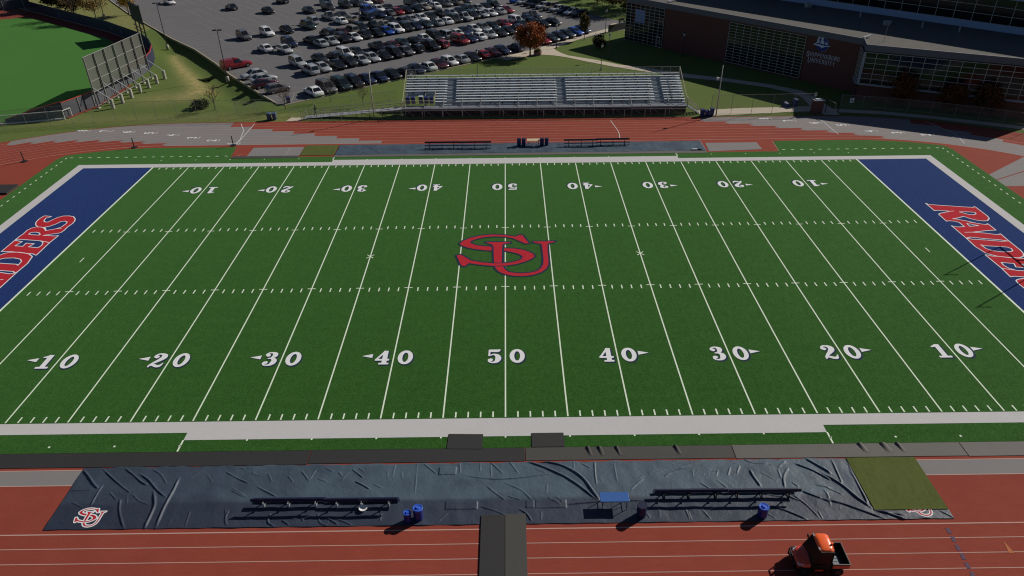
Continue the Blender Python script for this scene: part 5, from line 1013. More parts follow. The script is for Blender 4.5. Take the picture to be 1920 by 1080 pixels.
# ================================================================ trees
def leaf_mat(name, c1, c2, c3): return mat(name, c1, .85, .15, [(.9, .8, c2), (2.7, .6, c3)])
def tree(name, x, y, h, cr, label, lm, n_leaf, trunk_h=.3, lean=0, squash=1., seed=1, group=None, bare=False, leaf=.22, cat='tree', trunk_r=.16, hollow=.35):
    r_ = random.Random(seed); z0 = float(ground_h(np.array(x), np.array(y)))
    g = thing(name, label, cat, (x, y, z0), 0, group)
    t_ = MB(); top = Vector((lean, 0, h*.8)); base = Vector((0, 0, -.05)); fork = Vector((lean*.3, 0, h*trunk_h))
    t_.cyl(base, fork, trunk_r, trunk_r*.75, 8, cap=False); tips = []
    def limb(p, d, L, r, dep):
        q = p+d*L; t_.cyl(p, q, r, r*.55, 5 if dep < 2 else 4, cap=False)
        if dep >= (3 if bare else 2): tips.append(q); return
        for k in range(3 if dep else 4):
            a = r_.uniform(0, 6.28); sp = r_.uniform(.35, .75); nd = (d+Vector((math.cos(a)*sp, math.sin(a)*sp, r_.uniform(-.05, .3)))).normalized()
            limb(p+d*L*r_.uniform(.55, 1), nd, L*r_.uniform(.55, .78), r*.5, dep+1)
    for k in range(6):
        a = k*1.047+r_.uniform(-.4, .4); d = Vector((math.cos(a)*.65, math.sin(a)*.65, 1)).normalized(); limb(fork, d, h*.27*(1 if bare else .9), trunk_r*.5, 0)
    limb(fork, Vector((lean*.1, 0, 1)).normalized(), h*.33, trunk_r*.7, 0)
    t_.build('trunk', m_bark, g)
    if n_leaf:
        cz = h*(trunk_h+1)/2+.02*h; rz = h*(1-trunk_h)/2*squash
        cl = []
        for k in range(40):
            a = r_.uniform(0, 6.28); u = r_.uniform(-1, 1); rr = r_.uniform(hollow, 1.0)**.5
            s = math.sqrt(1-u*u); prof = 1-.25*max(u, 0)
            cl.append(Vector((rr*s*math.cos(a)*cr*prof, rr*s*math.sin(a)*cr*prof, cz+u*rz*rr)))
        l_ = MB(); vs = []; fs = []
        for k in range(n_leaf):
            c = cl[r_.randrange(len(cl))]; q = c+Vector((r_.gauss(0, 1)*cr*.17, r_.gauss(0, 1)*cr*.17, r_.gauss(0, 1)*rz*.17))
            a = Vector((r_.gauss(0, 1), r_.gauss(0, 1), r_.gauss(0, .8))).normalized(); b = a.orthogonal().normalized(); s = leaf*r_.uniform(.6, 1.3)
            if r_.random() < .5: b = a.cross(b)
            o = len(vs); vs += [q+a*s, q+b*s*.6, q-a*s, q-b*s*.6]; fs.append((o, o+1, o+2, o+3))
        l_.v = [tuple(v) for v in vs]; l_.f = fs; l_.m = [0]*len(fs); l_.build('crown', lm, g)
    return g
lm_or = leaf_mat('leaf_orange', (.30, .085, .030), (.17, .085, .022), (.42, .12, .045))
lm_yg = leaf_mat('leaf_olive', (.11, .095, .030), (.07, .07, .02), (.18, .13, .04))
lm_ye = leaf_mat('leaf_yellow', (.42, .27, .030), (.30, .20, .03), (.5, .34, .06))
lm_br = leaf_mat('leaf_brown', (.20, .12, .045), (.13, .085, .035), (.26, .15, .05))
lm_dk = leaf_mat('leaf_dark', (.018, .026, .014), (.03, .038, .018), (.012, .018, .010))
lm_rd = leaf_mat('leaf_rust', (.13, .045, .014), (.08, .030, .012), (.17, .06, .02))
tree('maple_tree', 4.86, 78.9, 6.0, 2.75, 'orange autumn tree beside the planter at the path junction', lm_or, 8500, .22, seed=3, leaf=.17, trunk_r=.17)
tree('small_tree', 16.5, 91.4, 5.0, 1.05, 'slim olive green tree on the lawn beside the bright blue car', lm_yg, 1500, .34, seed=5, leaf=.16, trunk_r=.08)
bt = 'bare young trees around the left fence'
tree('bare_tree', -45.7, 47.9, 4.3, 1.5, 'bare reddish young tree behind the left fence, next to the shrub', mat('bud_red', (.15, .07, .055), .9, .1), 260, .3, seed=11, bare=True, leaf=.07, trunk_r=.07, group=bt)
tree('bare_tree', -34.6, 47.9, 4.1, 1.4, 'bare young tree in front of the purple blue bin', mat('bud_red', (.15, .07, .055), .9, .1), 240, .3, seed=12, bare=True, leaf=.07, trunk_r=.06, group=bt)
tree('bare_tree', -28.3, 51.7, 4.2, 1.2, 'bare thin tree in front of the second car of the front row', None, 0, .35, seed=13, bare=True, trunk_r=.05, group=bt)
tree('bare_tree', -22.5, 48.9, 4.0, 1.1, 'bare reddish tree just left of the plain silver pole', mat('bud_red', (.15, .07, .055), .9, .1), 160, .3, seed=14, bare=True, leaf=.06, trunk_r=.05, group=bt)
tree('bare_tree', -103.5, 118.5, 7.5, 2.6, 'bare brown tree behind the ball field wall', lm_br, 900, .25, seed=21, bare=True, leaf=.14, trunk_r=.16)
tree('autumn_tree', -96.5, 115.5, 7.0, 2.9, 'thin brown leaved tree left of the yellow tree', lm_br, 2600, .3, seed=22, leaf=.15, trunk_r=.14)
tree('autumn_tree', -92.0, 122.5, 7.0, 2.6, 'bright yellow tree at the top left beside the car park', lm_ye, 4500, .3, seed=23, leaf=.16, trunk_r=.15)
tree('evergreen_tree', -113.5, 131.5, 8.0, 4.0, 'dark evergreen tree behind the ball field corner', lm_dk, 5000, .1, seed=24, leaf=.28)
tree('evergreen_tree', -107.5, 126.5, 6.5, 3.0, 'smaller dark evergreen tree right of the ball field corner', lm_dk, 3500, .1, seed=25, leaf=.26)
tree('dark_tree', 18.9, 84.6, 2.6, 1.25, 'dark purple leaved bush at the sunny edge of the building shade', leaf_mat('leaf_purple', (.05, .024, .022), (.07, .032, .026), (.035, .02, .02)), 1500, .1, seed=26, leaf=.14)
tree('shrub', -48.3, 49.0, 1.35, 1.25, 'low dark green shrub behind the left fence', leaf_mat('leaf_shrub', (.045, .06, .02), (.07, .08, .03), (.03, .04, .015)), 1300, .02, seed=27, leaf=.13, cat='shrub', trunk_r=.05)
tree('shrub', -54.2, 68.3, .6, .7, 'small dark bush growing in the ditch', leaf_mat('leaf_shrub', (.045, .06, .02), (.07, .08, .03), (.03, .04, .015)), 700, .02, seed=28, leaf=.12, cat='shrub', trunk_r=.04)
for i, (x, y, s) in enumerate(((60.7, 44.9, 5.2), (66.8, 42.0, 4.4), (70.9, 39.9, 4.8))):
    tree('rust_tree', x, y, s, 1.9, ['rust coloured tree in front of the right glass wall, leftmost of three', 'smallest rust coloured tree in front of the right glass wall', 'rust coloured tree in front of the right glass wall, rightmost of three'][i], lm_rd, 2600, .2, seed=31+i, leaf=.16, trunk_r=.09, group='rust trees before the glass wall')
for i, (x, y, s) in enumerate(((20.0, 136, 4.5), (23.5, 131, 3.8), (27.0, 127, 3.2), (30.5, 122, 3.0))):
    tree('hedge_bush', x, y, s, 2.6, ['bare brown tree at the top edge left of the building', 'brown bush at the top edge beside the walk, second from left', 'brown bush beside the walk, third from left', 'brown bush closest to the glass corner'][i], lm_br if i else lm_yg, 1600, .1, seed=41+i, leaf=.2, group='bushes left of the building', cat='bush')
tree('park_tree', 31.5, 126, 12.5, 5.0, 'tall brown tree at the top edge, its trunk just left of the glass corner', lm_br, 5200, .32, seed=51, leaf=.24, trunk_r=.3)
tree('park_tree', 38.5, 125, 13.5, 5.4, 'tall tree rising behind the left end of the brick building', lm_br, 5200, .30, seed=52, leaf=.24, trunk_r=.3)
g = thing('planter', 'round brick planter under the orange tree', 'planter', (6.35, 79.75, 0)); MB().lathe([(.75, 0), (.8, .7), (.68, .72), (.66, .6), (.02, .6)], n=20).build('pot', mat('planter_brick', (.26, .15, .13), .9, .2), g)
r_ = random.Random(4); l_ = MB()
for k in range(260):
    a = r_.uniform(0, 6.28); q = Vector((math.cos(a)*r_.uniform(0, .7), math.sin(a)*r_.uniform(0, .7), .65+r_.uniform(0, .45))); s = .12; l_.add([q+Vector((s, 0, 0)), q+Vector((0, s, .05)), q-Vector((s, 0, 0)), q-Vector((0, s, -.05))], [(0, 1, 2, 3)])
l_.build('plants', lm_yg, g)
g = thing('low_wall', 'low grey wall with pale cap stones beside the glass corner', 'wall'); MB().wall([(22.4, 98.1), (29.5, 103.5)], 0, 1.5, .3).build('wall', m_padg, g)
for a in (.05, .75): 
    p = Vector((22.4, 98.1)).lerp(Vector((29.5, 103.5)), a); q = Vector((22.4, 98.1)).lerp(Vector((29.5, 103.5)), a+.2); MB().wall([p, q], 1.5, 1.6, .7).build('cap', m_conc, g)
g = thing('bench', 'dark bench on the walk beyond the low wall', 'bench', (26.6, 107.3, .02), .6); MB().box(-.9, .9, -.25, .25, .42, .47).build('seat', m_darkm, g); MB().box(-.9, .9, .25, .3, .5, .95).build('backrest', m_darkm, g)
for s in (-.7, .7): MB().box(s-.04, s+.04, -.2, .28, 0, .42).build('leg', m_darkm, g)
g = thing('bike_rack', 'row of pale metal hoops at the end of the parking lot', 'rack'); 
for i in range(7):
    p = lot(91.5+i*.3, 64+i*1.3); MB().bar((*p, 0), (*p, .8), .05).bar((p[0]+.5, p[1]+.3, 0), (p[0]+.5, p[1]+.3, .8), .05).bar((*p, .8), (p[0]+.5, p[1]+.3, .8), .05).build('hoop', m_galv, g)
# ================================================================ ball field wall, screen, scoreboard
g = thing('outfield_wall', 'navy padded wall curving round the ball field', 'wall')
MB().wall([(p[0], p[1]) for p in far_w[:11]], 0, 2.35, .14).build('pad', m_padn, g)
MB().wall([(p[0], p[1]) for p in far_w[10:]], 0, 2.35, .10).build('wind_screen', m_padg, g)
MB().wall([(p[0]+.35, p[1]-.1) for p in far_w[11:]], 0, .10, .5).build('kerb', m_warn, g)
MB().wall([(p[0], p[1]) for p in far_w[8:]], 2.35, 2.44, .16).build('cap', mat('cap_red', (.40, .05, .04), .6, .3), g)
MB().wall(far_w[:9], .0, .10, .30).build('kerb', m_curb, g)
tw_, tc_ = MB(), MB()
for (xa, ya, ha), (xb, yb_, hb) in zip(wall_tail, wall_tail[1:]):
    tw_.add([(xa, ya, 0), (xb, yb_, 0), (xb, yb_, hb), (xa, ya, ha), (xa, ya+.1, 0), (xb, yb_+.1, 0), (xb, yb_+.1, hb), (xa, ya+.1, ha)], [(0, 1, 2, 3), (7, 6, 5, 4), (3, 2, 6, 7)]); tc_.bar((xa, ya+.05, ha+.04), (xb, yb_+.05, hb+.04), .14, .08)
    tw_.bar((xa, ya-.06, 0), (xa, ya-.06, ha), .07)
tw_.build('wind_screen', m_padg, g); tc_.build('cap', MATS['cap_red'], g)
pm = MB()
for i in range(10, len(far_w)-1):
    a = Vector(far_w[i]); b = Vector(far_w[i+1]); d = b-a; n = max(1, round(d.length/2.6))
    for k in range(n):
        p = a+d*k/n; o = Vector((d.y, -d.x)).normalized()*-.13; pm.bar((p.x+.13, p.y, 0), (p.x+.13, p.y, 2.4), .07)
pm.build('post', m_galv, g)
mb = MB()
for k, (x, y) in enumerate([(-107.2, 117.4), (-87.7, 101.9), (-83.6, 98.1), (-79.4, 93.7), (-75.8, 90.3), (-72.9, 86.1)]):
    i = min(range(len(far_w)), key=lambda j: (far_w[j][0]-x)**2+(far_w[j][1]-y)**2); a = Vector(far_w[max(i-1, 0)]); b = Vector(far_w[min(i+1, len(far_w)-1)]); d = (b-a).normalized(); nrm = Vector((d.y, -d.x))
    if nrm.dot(Vector((-1, -1))) < 0: nrm = -nrm
    # nearest point on the wall line
    best = None
    for j in range(len(far_w)-1):
        A_ = Vector(far_w[j]); B_ = Vector(far_w[j+1]); D_ = B_-A_; t_ = max(0, min(1, (Vector((x, y))-A_).dot(D_)/D_.length_squared)); q = A_+D_*t_
        if best is None or (q-Vector((x, y))).length < best[0]: best = ((q-Vector((x, y))).length, q, D_.normalized())
    q, d = best[1], best[2]; nrm = Vector((-d.y, d.x))
    if nrm.dot(Vector((-1, -1))) < 0: nrm = -nrm
    q = q+nrm*.085
    # small ship-like emblem
    for (u0, v0, u1, v1, u2, v2) in ((-.6, .75, .6, .75, .3, .5), (-.45, .85, .05, .85, -.05, 1.7), (.1, .85, .5, .85, .1, 1.6), (-.5, 1.0, -.2, 1.0, -.35, 1.5)):
        mb.add([(q.x+d.x*u, q.y+d.y*u, v) for u, v in ((u0, v0), (u1, v1), (u2, v2))], [(0, 1, 2)])
mb.build('emblem', mat('emblem_grey', (.11, .13, .20), .7, .2), g)
def text_strokes(s, cw=.8, ch=1.):
    """simple roman capitals as stroke lists in a unit box, returned with x advance"""
    a = .10; L_ = {
     'S': [[(.85, .82, a), (.6, 1, a*.7), (.25, .9, a), (.2, .65, a), (.75, .4, a*1.2), (.75, .12, a), (.4, 0, a*.7), (.1, .2, a)]],
     'H': [[(.15, 0, a), (.15, 1, a)], [(.85, 0, a), (.85, 1, a)], [(.15, .5, a*.6), (.85, .5, a*.6)]],
     'I': [[(.5, 0, a*1.1), (.5, 1, a*1.1)]], 'P': [[(.2, 0, a), (.2, 1, a)], [(.2, .98, a*.7), (.7, .95, a), (.85, .72, a*1.1), (.7, .48, a), (.2, .45, a*.7)]],
     'E': [[(.2, 0, a), (.2, 1, a)], [(.2, 1, a*.7), (.85, 1, a*.7)], [(.2, .5, a*.7), (.7, .5, a*.7)], [(.2, 0, a*.7), (.88, 0, a*.7)]],
     'N': [[(.15, 0, a*.8), (.15, 1, a*.8)], [(.15, 1, a*1.1), (.85, 0, a*1.1)], [(.85, 0, a*.8), (.85, 1, a*.8)]],
     'B': [[(.2, 0, a), (.2, 1, a)], [(.2, 1, a*.7), (.65, .98, a), (.78, .75, a), (.2, .53, a*.7)], [(.2, .53, a*.7), (.75, .45, a), (.85, .22, a), (.6, 0, a), (.2, 0, a*.7)]],
     'U': [[(.15, 1, a), (.15, .3, a), (.3, .03, a*.9), (.6, 0, a*.8), (.82, .25, a*.8), (.85, 1, a*.8)]],
     'R': [[(.2, 0, a), (.2, 1, a)], [(.2, .98, a*.7), (.7, .95, a), (.82, .74, a*1.1), (.65, .5, a), (.2, .47, a*.7)], [(.45, .48, a), (.9, 0, a)]],
     'G': [[(.85, .8, a), (.55, 1, a*.7), (.2, .8, a), (.12, .45, a), (.3, .08, a), (.65, 0, a*.8), (.85, .15, a)], [(.85, .1, a), (.85, .45, a)]],
     'V': [[(.1, 1, a*1.1), (.5, 0, a*1.1)], [(.5, 0, a*.7), (.9, 1, a*.7)]], 'T': [[(.5, 0, a), (.5, 1, a)], [(.08, .98, a*.7), (.92, .98, a*.7)]], 'Y': [[(.5, 0, a), (.5, .45, a)], [(.5, .45, a), (.1, 1, a)], [(.5, .45, a*.7), (.9, 1, a*.7)]]}
    return L_[s]
def write(txt, mb, put, cw, ch, x0, z0, first_big=1.0):
    gx, gy, GX, GY = grid(-.2, 1.2, -.2, 1.2, .07); x = x0
    for i, c in enumerate(txt):
        if c != ' ':
            k = first_big if i == 0 else 1.
            w_ = cw*(.55 if c == 'I' else 1)*k
            F = np.minimum.reduce([stroke_sdf(s, GX, GY, True) for s in text_strokes(c)]); tmp = MB(); sdf_fill(F, gx, gy, tmp)
            for f in tmp.f: pass
            mb.add([put(x+(v[0] if c != 'I' else v[0]-.22)*w_*(1 if c != 'I' else 1.8)*.86, z0+(v[1]*ch*k-(k-1)*ch)) for v in tmp.v], tmp.f)
            x += w_
        else: x += cw*.6
    return x
def wall_put(P, d, off):
    n = Vector((d.y, -d.x))
    return lambda u, v: (P.x+d.x*u+n.x*off, P.y+d.y*u+n.y*off, v)
mb = MB(); A_, B_ = Vector(far_w[2]), Vector(far_w[3]); d = (B_-A_).normalized(); A_ = Vector((-103.2, 115.7))
pt = lambda u, v: (A_.x+d.x*u+(-abs(d.y))*.09, A_.y+d.y*u-abs(d.x)*.09, v)
A_ = Vector(far_w[2])+d*3.2
g2 = thing('screen', 'tall grey mesh screen on steel posts braced by concrete piers', 'screen')
a, b = Vector((-64.9, 49.5, 0)), Vector((-63.3, 66.1, 0)); Hs = 7.9; d = (b-a).normalized(); out = Vector((1, 0, 0)); out = Vector((-d.y, d.x, 0)); out = -out if out.x < 0 else out
NP = 7; postsS = [a.lerp(b, i/(NP-1)) for i in range(NP)]
for p in postsS:
    q = p+out*.12; MB().bar(q+Vector((0, 0, 0)), q+Vector((0, 0, Hs)), .16).build('post', mat('screen_steel', (.15, .15, .14), .6, .4, metal=.2), g2); MB().box(q.x-.25, q.x+.25, q.y-.25, q.y+.25, -.02, .15).build('footing', m_conc2, g2)
    pr = p+out*2.6; pi_ = MB().cyl(pr, pr+Vector((0, 0, 1.5)), .27, n=14).build('pier', m_conc2, g2)
    MB().bar(pr+Vector((0, 0, 1.5)), q+Vector((0, 0, 3.3)), .09).build('brace', m_alu, g2)
rl = MB()
for z in (2.5, 4.1, 5.9, Hs): rl.bar(a+out*.02+Vector((0, 0, z)), b+out*.02+Vector((0, 0, z)), .07)
rl.bar(a+out*.12+Vector((0, 0, .35)), b+out*.12+Vector((0, 0, .35)), .06)
rl.build('rail', m_galv, g2)
ms = MB(); nn_ = 60; P_ = []
for i in range(nn_+1):
    for z, kz in ((2.45, 0), (3.3, 1), (4.1, 0), (5.0, 1), (5.9, 0), (6.9, 1), (Hs, 0)):
        t_ = i/nn_; bul = -.05-.09*abs(math.sin(t_*math.pi*(NP-1)))*kz; p = a.lerp(b, t_)+out*bul; P_.append((p.x, p.y, z))
ms.add(P_, [(i*7+j, (i+1)*7+j, (i+1)*7+j+1, i*7+j+1) for i in range(nn_) for j in range(6)]).build('mesh', m_scr, g2, True)

g = thing('scoreboard', 'black scoreboard on dark posts behind the outfield wall', 'scoreboard', (-78.3, 97.6, 0), R(-52))
for k in (-3.2, 0, 3.2): MB().bar((k, .2, 0), (k, .2, 7.2), .22).build('post', m_darkm, g)
MB().box(-4.0, 4.0, -.12, .12, 3.4, 6.9).build('panel', mat('score_panel', (.02, .024, .022), .6, .3), g); MB().box(-4.2, 4.2, -.2, .1, 6.95, 7.1).build('frame', m_darkm, g)
MB().bar((-3.8, -.14, 2.4), (3.2, -.14, 2.4), .14).bar((-3.8, -.14, 1.6), (3.2, .2, 1.6), .12).build('crosspiece', m_darkm, g)
g = fence('side_fence', [(-160, 108), (-140, 115), (-125.5, 122.0), (-118.8, 128.1)], 3.2, 4.5, 'fence with navy screen at the far corner of the ball field', None, r=.05)
MB().wall([(-160, 108.05), (-140, 115.05), (-125.5, 122.05), (-118.8, 128.15)], 1.1, 3.1, .06).build('wind_screen', m_padn, g)
g = thing('wire_pen', 'low wire pen with white rails beside the left fence', 'fence')
Pn = [(-86, 39.2), (-80, 41.0), (-76.0, 41.9), (-71.5, 43.1), (-67.4, 44.2)]; m_wr = mat('white_rail', (.62, .62, .58), .5, .4); rr = MB()
for i in range(len(Pn)-1):
    rr.bar((*Pn[i], 1.35), (*Pn[i+1], 1.35), .10); rr.bar((*Pn[i], .12), (*Pn[i+1], .12), .22)
rr.bar((*Pn[-1], 1.35), (-67.0, 45.6, 1.35), .09).bar((*Pn[-1], 0), (*Pn[-1], 1.35), .07).bar((-67.0, 45.6, 0), (-67.0, 45.6, 1.35), .07); rr.build('rail', m_wr, g)
q = MB()
for i in range(len(Pn)-1): q.add([(*Pn[i], .1), (*Pn[i+1], .1), (*Pn[i+1], 1.35), (*Pn[i], 1.35)], [(0, 1, 2, 3)])
q.build('netting', mat('netting', (.42, .43, .42), .7, .2, alpha=.28), g)
g = thing('bent_pipe', 'orange red bent pipe frame at the left edge of the ball field', 'frame', (-79.3, 47.2, 0)); MB().cyl((0, 0, 0), (-.3, .2, 2.4), .07, n=8).cyl((-.3, .2, 2.4), (-1.0, .4, 2.9), .07, n=8).build('pipe', mat('pipe_red', (.42, .07, .03), .5, .4), g)
g = thing('red_pad', 'round red pad standing at the left edge of the outfield', 'pad', (-92.2, 68.2, 0)); MB().cyl((0, -.1, .8), (0, .1, .8), .75, n=24).build('disc', mat('disc_red', (.55, .02, .03), .6, .3), g)

# ================================================================ brick and glass building
P0 = Vector((24.9, 91.3)); D0 = Vector((.646, -.763)).normalized(); N0 = Vector((D0.y, -D0.x))      # outward
if N0.dot(Vector((-1, -1))) < 0: N0 = -N0
C1 = P0+D0*49.7; C2 = Vector((55.8, 49.65)); C3 = Vector((78.4, 38.3)); C4 = Vector((84, 41.8)); HB = 8.35
g = thing('sports_building', 'long brick and glass university building in shade at the right', 'building')
foot = [P0, C1, C2, C3, C4, Vector((118, 62)), Vector((118, 110)), Vector((84, 128)), Vector((40, 103.5))]
MB().prism([(p.x, p.y) for p in foot], 0, HB-.05).build('wall', m_brick, g)
MB().prism([(p.x, p.y) for p in [p+(Vector((70, 80))-p).normalized()*.35 for p in foot]], HB-.05, HB+.02).build('roof', m_roof, g)
mb = MB(); pr_ = [(p.x, p.y) for p in foot]; mb.wall(pr_+[pr_[0]], HB-.75, HB+.22, .3)
mb.build('parapet', mat('parapet', (.14, .14, .165), .6, .3), g)
def curtain(A, Bv, u0, u1, z0, z1, cols, rows, nrm, name='window', mul=.07, off=.16, blue=None, door=False):
    d = (Bv-A).normalized(); off = off+.02
    P = lambda u, z, o: (A.x+d.x*u+nrm.x*o, A.y+d.y*u+nrm.y*o, z)
    w_ = MB().add([P(u0, z0, 0), P(u1, z0, 0), P(u1, z1, 0), P(u0, z1, 0), P(u0, z0, off-.05), P(u1, z0, off-.05), P(u1, z1, off-.05), P(u0, z1, off-.05)], [(4, 5, 6, 7), (0, 1, 5, 4), (1, 2, 6, 5), (2, 3, 7, 6), (3, 0, 4, 7)]).build(name, m_wglass, g)
    m_ = MB()
    def bx(ua, ub, za, zb, o0=off-.06, o1=off): m_.add([P(ua, za, o0), P(ub, za, o0), P(ub, zb, o0), P(ua, zb, o0), P(ua, za, o1), P(ub, za, o1), P(ub, zb, o1), P(ua, zb, o1)], [(4, 5, 6, 7), (0, 1, 5, 4), (1, 2, 6, 5), (2, 3, 7, 6), (3, 0, 4, 7)])
    for i in range(cols+1):
        u = u0+(u1-u0)*i/cols; bx(u-mul/2, u+mul/2, z0, z1)
    for j in range(rows+1):
        z = z0+(z1-z0)*j/rows; bx(u0, u1, z-mul/2, z+mul/2, off-.06, off-.003)
    m_.build('mullion', m_mull, w_)
    if blue:
        ua, ub, za, zb = blue; MB().add([P(ua, za, off-.045), P(ub, za, off-.045), P(ub, zb, off-.045), P(ua, zb, off-.045)], [(0, 1, 2, 3)]).build('pane_reflection', mat('blue_reflection', (.16, .26, .52), .3, .4), w_)  # bluish reflection in the panes, painted as a flat coloured sheet
    if door:
        dm = MB(); 
        for ua, ub, za, zb in ((u1-1.5, u1-.5, 2.05, 2.2), (u1-1.5, u1-1.38, .05, 2.05), (u1-.62, u1-.5, .05, 2.05), (u1-1.38, u1-.62, 1.0, 1.1)):
            dm.add([P(ua, za, off), P(ub, za, off), P(ub, zb, off), P(ua, zb, off), P(ua, za, off+.05), P(ub, za, off+.05), P(ub, zb, off+.05), P(ua, zb, off+.05)], [(4, 5, 6, 7), (0, 1, 5, 4), (1, 2, 6, 5), (2, 3, 7, 6), (3, 0, 4, 7)])
        dm.build('door', m_alu, g)
    return w_
curtain(P0, C1, .15, 9.9, .15, 7.5, 8, 12, N0, blue=(2.6, 5.1, 4.0, 6.5), door=True)
curtain(P0, C1, 24.9, 40.0, .35, 7.3, 10, 14, N0)
n1 = (C2-C1).normalized(); n1 = Vector((n1.y, -n1.x)); n1 = n1 if n1.dot(Vector((-1, .2))) > 0 else -n1
n2 = (C3-C2).normalized(); n2 = Vector((n2.y, -n2.x)); n2 = n2 if n2.y < 0 else -n2
curtain(C1, C2, .35, (C2-C1).length-.02, 2.7, 7.45, 3, 6, n1, off=.35)
curtain(C2, C3, .05, (C3-C2).length-.3, 2.7, 7.45, 15, 6, n2, off=.35)
cor = MB()
for o in (.42,): cor.box(C2.x+n2.x*o-.16, C2.x+n2.x*o+.16, C2.y+n2.y*o-.16, C2.y+n2.y*o+.16, 2.6, 7.5)
d2 = (C3-C2).normalized()
cor.wall([(C2+n2*.30)[:], (C3+n2*.30)[:]], 2.50, 2.64, .5)
d1 = (C2-C1).normalized(); cor.wall([(C1+n1*.30)[:], (C2+n1*.28)[:]], 2.50, 2.64, .4)
cor.build('sill', mat('sill', (.36, .37, .42), .5, .4), g)
MB().bar((C2.x+n2.x*.25-.1, C2.y+n2.y*.25, 0), (C2.x+n2.x*.25-.1, C2.y+n2.y*.25, 2.5), .1).build('downpipe', m_darkm, g)
# name and emblem on the brick
put = lambda u, v, o=.03: (P0.x+D0.x*u+N0.x*o, P0.y+D0.y*u+N0.y*o, v)
lt = mat('letters', (.50, .50, .58), .5, .3)
mb = MB(); write('SHIPPENSBURG', mb, lambda u, v: put(u, v, .05), .505, .62, 40.55, 4.35, 1.25)
write('UNIVERSITY', mb, lambda u, v: put(u, v, .05), .53, .62, 40.95, 3.45, 1.25); mb.build('lettering', lt, g)
ec, ez, er = 43.0, 6.45, 1.12
mb = MB(); n = 40; ring = [put(ec+er*math.cos(2*math.pi*i/n), ez+er*math.sin(2*math.pi*i/n), .04) for i in range(n)]; mb.add(ring, [tuple(range(n))]); mb.build('emblem', mat('emblem_blue', (.02, .035, .22), .5, .3), g)
mb = MB(); gx, gy, GX, GY = grid(-1.8, 1.8, -1.4, 1.5, .05); st_ = lambda *a: stroke_sdf(list(a), GX, GY)
ring_f = np.abs(np.hypot(GX, GY)-1.1)-.02; ring_f = np.maximum(ring_f, -(GX+GY*.2+.2))
hull = poly_sdf([(-1.45, -.05), (-1.4, .02), (-.2, -.08), (.5, -.12), (1.55, .04), (1.0, -.18), (.5, -.28), (.15, -.45), (0, -.62), (-.2, -.42), (-.7, -.30), (-1.5, -.26)], GX, GY)
sails = np.minimum.reduce([poly_sdf(p, GX, GY) for p in ([(-1.15, .15), (-1.0, .5), (-1.1, .72), (-.72, .70), (-.6, .4), (-.72, .13)], [(-1.0, .8), (-.9, 1.0), (-1.0, 1.18), (-.68, 1.2), (-.62, 1.0), (-.7, .78)],
    [(-.6, .12), (-.35, .45), (-.45, .75), (.05, .7), (.25, .4), (.28, .08), (-.1, .15)], [(-.5, .82), (-.4, 1.05), (-.5, 1.3), (-.05, 1.28), (.05, 1.0), (-.0, .78)], [(.42, .12), (.5, .7), (.62, .35), (.8, .45), (.95, .2), (.9, .08)], [(-.95, 1.26), (-.8, 1.42), (-.2, 1.4), (-.1, 1.36), (-.5, 1.34)])])
sdf_fill(np.minimum.reduce([ring_f, hull, sails]), gx, gy, mb); mb.v = [put(ec+x, ez+y, .07) for x, y, z in mb.v]; mb.build('ship_mark', mat('ship_white', (.62, .66, .78), .5, .3), g)
# roof details
def roofp(u, o): return (P0.x+D0.x*u-N0.x*o, P0.y+D0.y*u-N0.y*o)
for i, (u, o) in enumerate(((30, 17), (41, 15.4), (47, 13), (52, 15), (57.5, 16))):
    x, y = roofp(u, o); gg = thing('roof_vent', ['grey roof hatch on the dark roof, leftmost', 'thin white vent pipe beside the roof hatch', 'low grey vent box on the dark roof', 'white vent pipe on the dark roof, second from right', 'white vent pipe on the dark roof, rightmost'][i], 'vent', (x, y, HB+.02), .3, 'vents on the roof')
    if i in (0, 2): MB().box(-.5, .5, -.4, .4, 0, .55).build('housing', m_galv, gg); MB().box(-.56, .56, -.46, .46, .55, .62).build('cap', m_alu, gg)
    else: MB().cyl((0, 0, 0), (0, 0, .9), .09, n=10).build('pipe', m_alu, gg)
gg = thing('roof_antenna', 'thin antenna mast on the pale roof edge', 'antenna', (59.2, 51.6, HB)); MB().cyl((0, 0, 0), (.1, 0, 3.0), .03, n=6).build('mast', m_galv, gg)
ed = MB(); ed.wall([(31.9, 84.9), (33.6, 86.5)], HB+.23, HB+.40, .35); ed.wall([(C1-Vector((.3, 0)))[:], (C1+Vector((1.6, 1.6)))[:]], HB+.23, HB+.45, .3); ed.build('coping', m_alu, g)
# upper block
T0 = Vector((46.5, 95.7)); T1 = Vector((90, 48.5)); td = (T1-T0).normalized(); tn = Vector((td.y, -td.x)); tn = tn if tn.dot(Vector((-1, -1))) > 0 else -tn
foot2 = [T0, T1, Vector((104, 61)), Vector((112, 100)), Vector((82, 126)), Vector((49, 107.5))]
HT = 17.2
gt = g
MB().prism([(p.x, p.y) for p in foot2], HB-.04, HT).build('upper_wall', m_brick, gt)
MB().wall([(T0+tn*.2)[:], (T1+tn*.2)[:]], HB+.0, HB+1.05, .5).build('band', m_fascia, gt)
MB().wall([(T0+tn*.2)[:], (T1+tn*.2)[:]], 13.3, HT+.3, .6).build('band', m_fascia, gt)
Lt = (T1-T0).length
w_ = curtain(T0, T1, .3, Lt-.3, HB+1.06, 13.28, 22, 3, tn, off=.25, name='window')
MB().prism([(p.x, p.y) for p in foot2], HT, HT+.1).build('upper_roof', m_roof, gt)

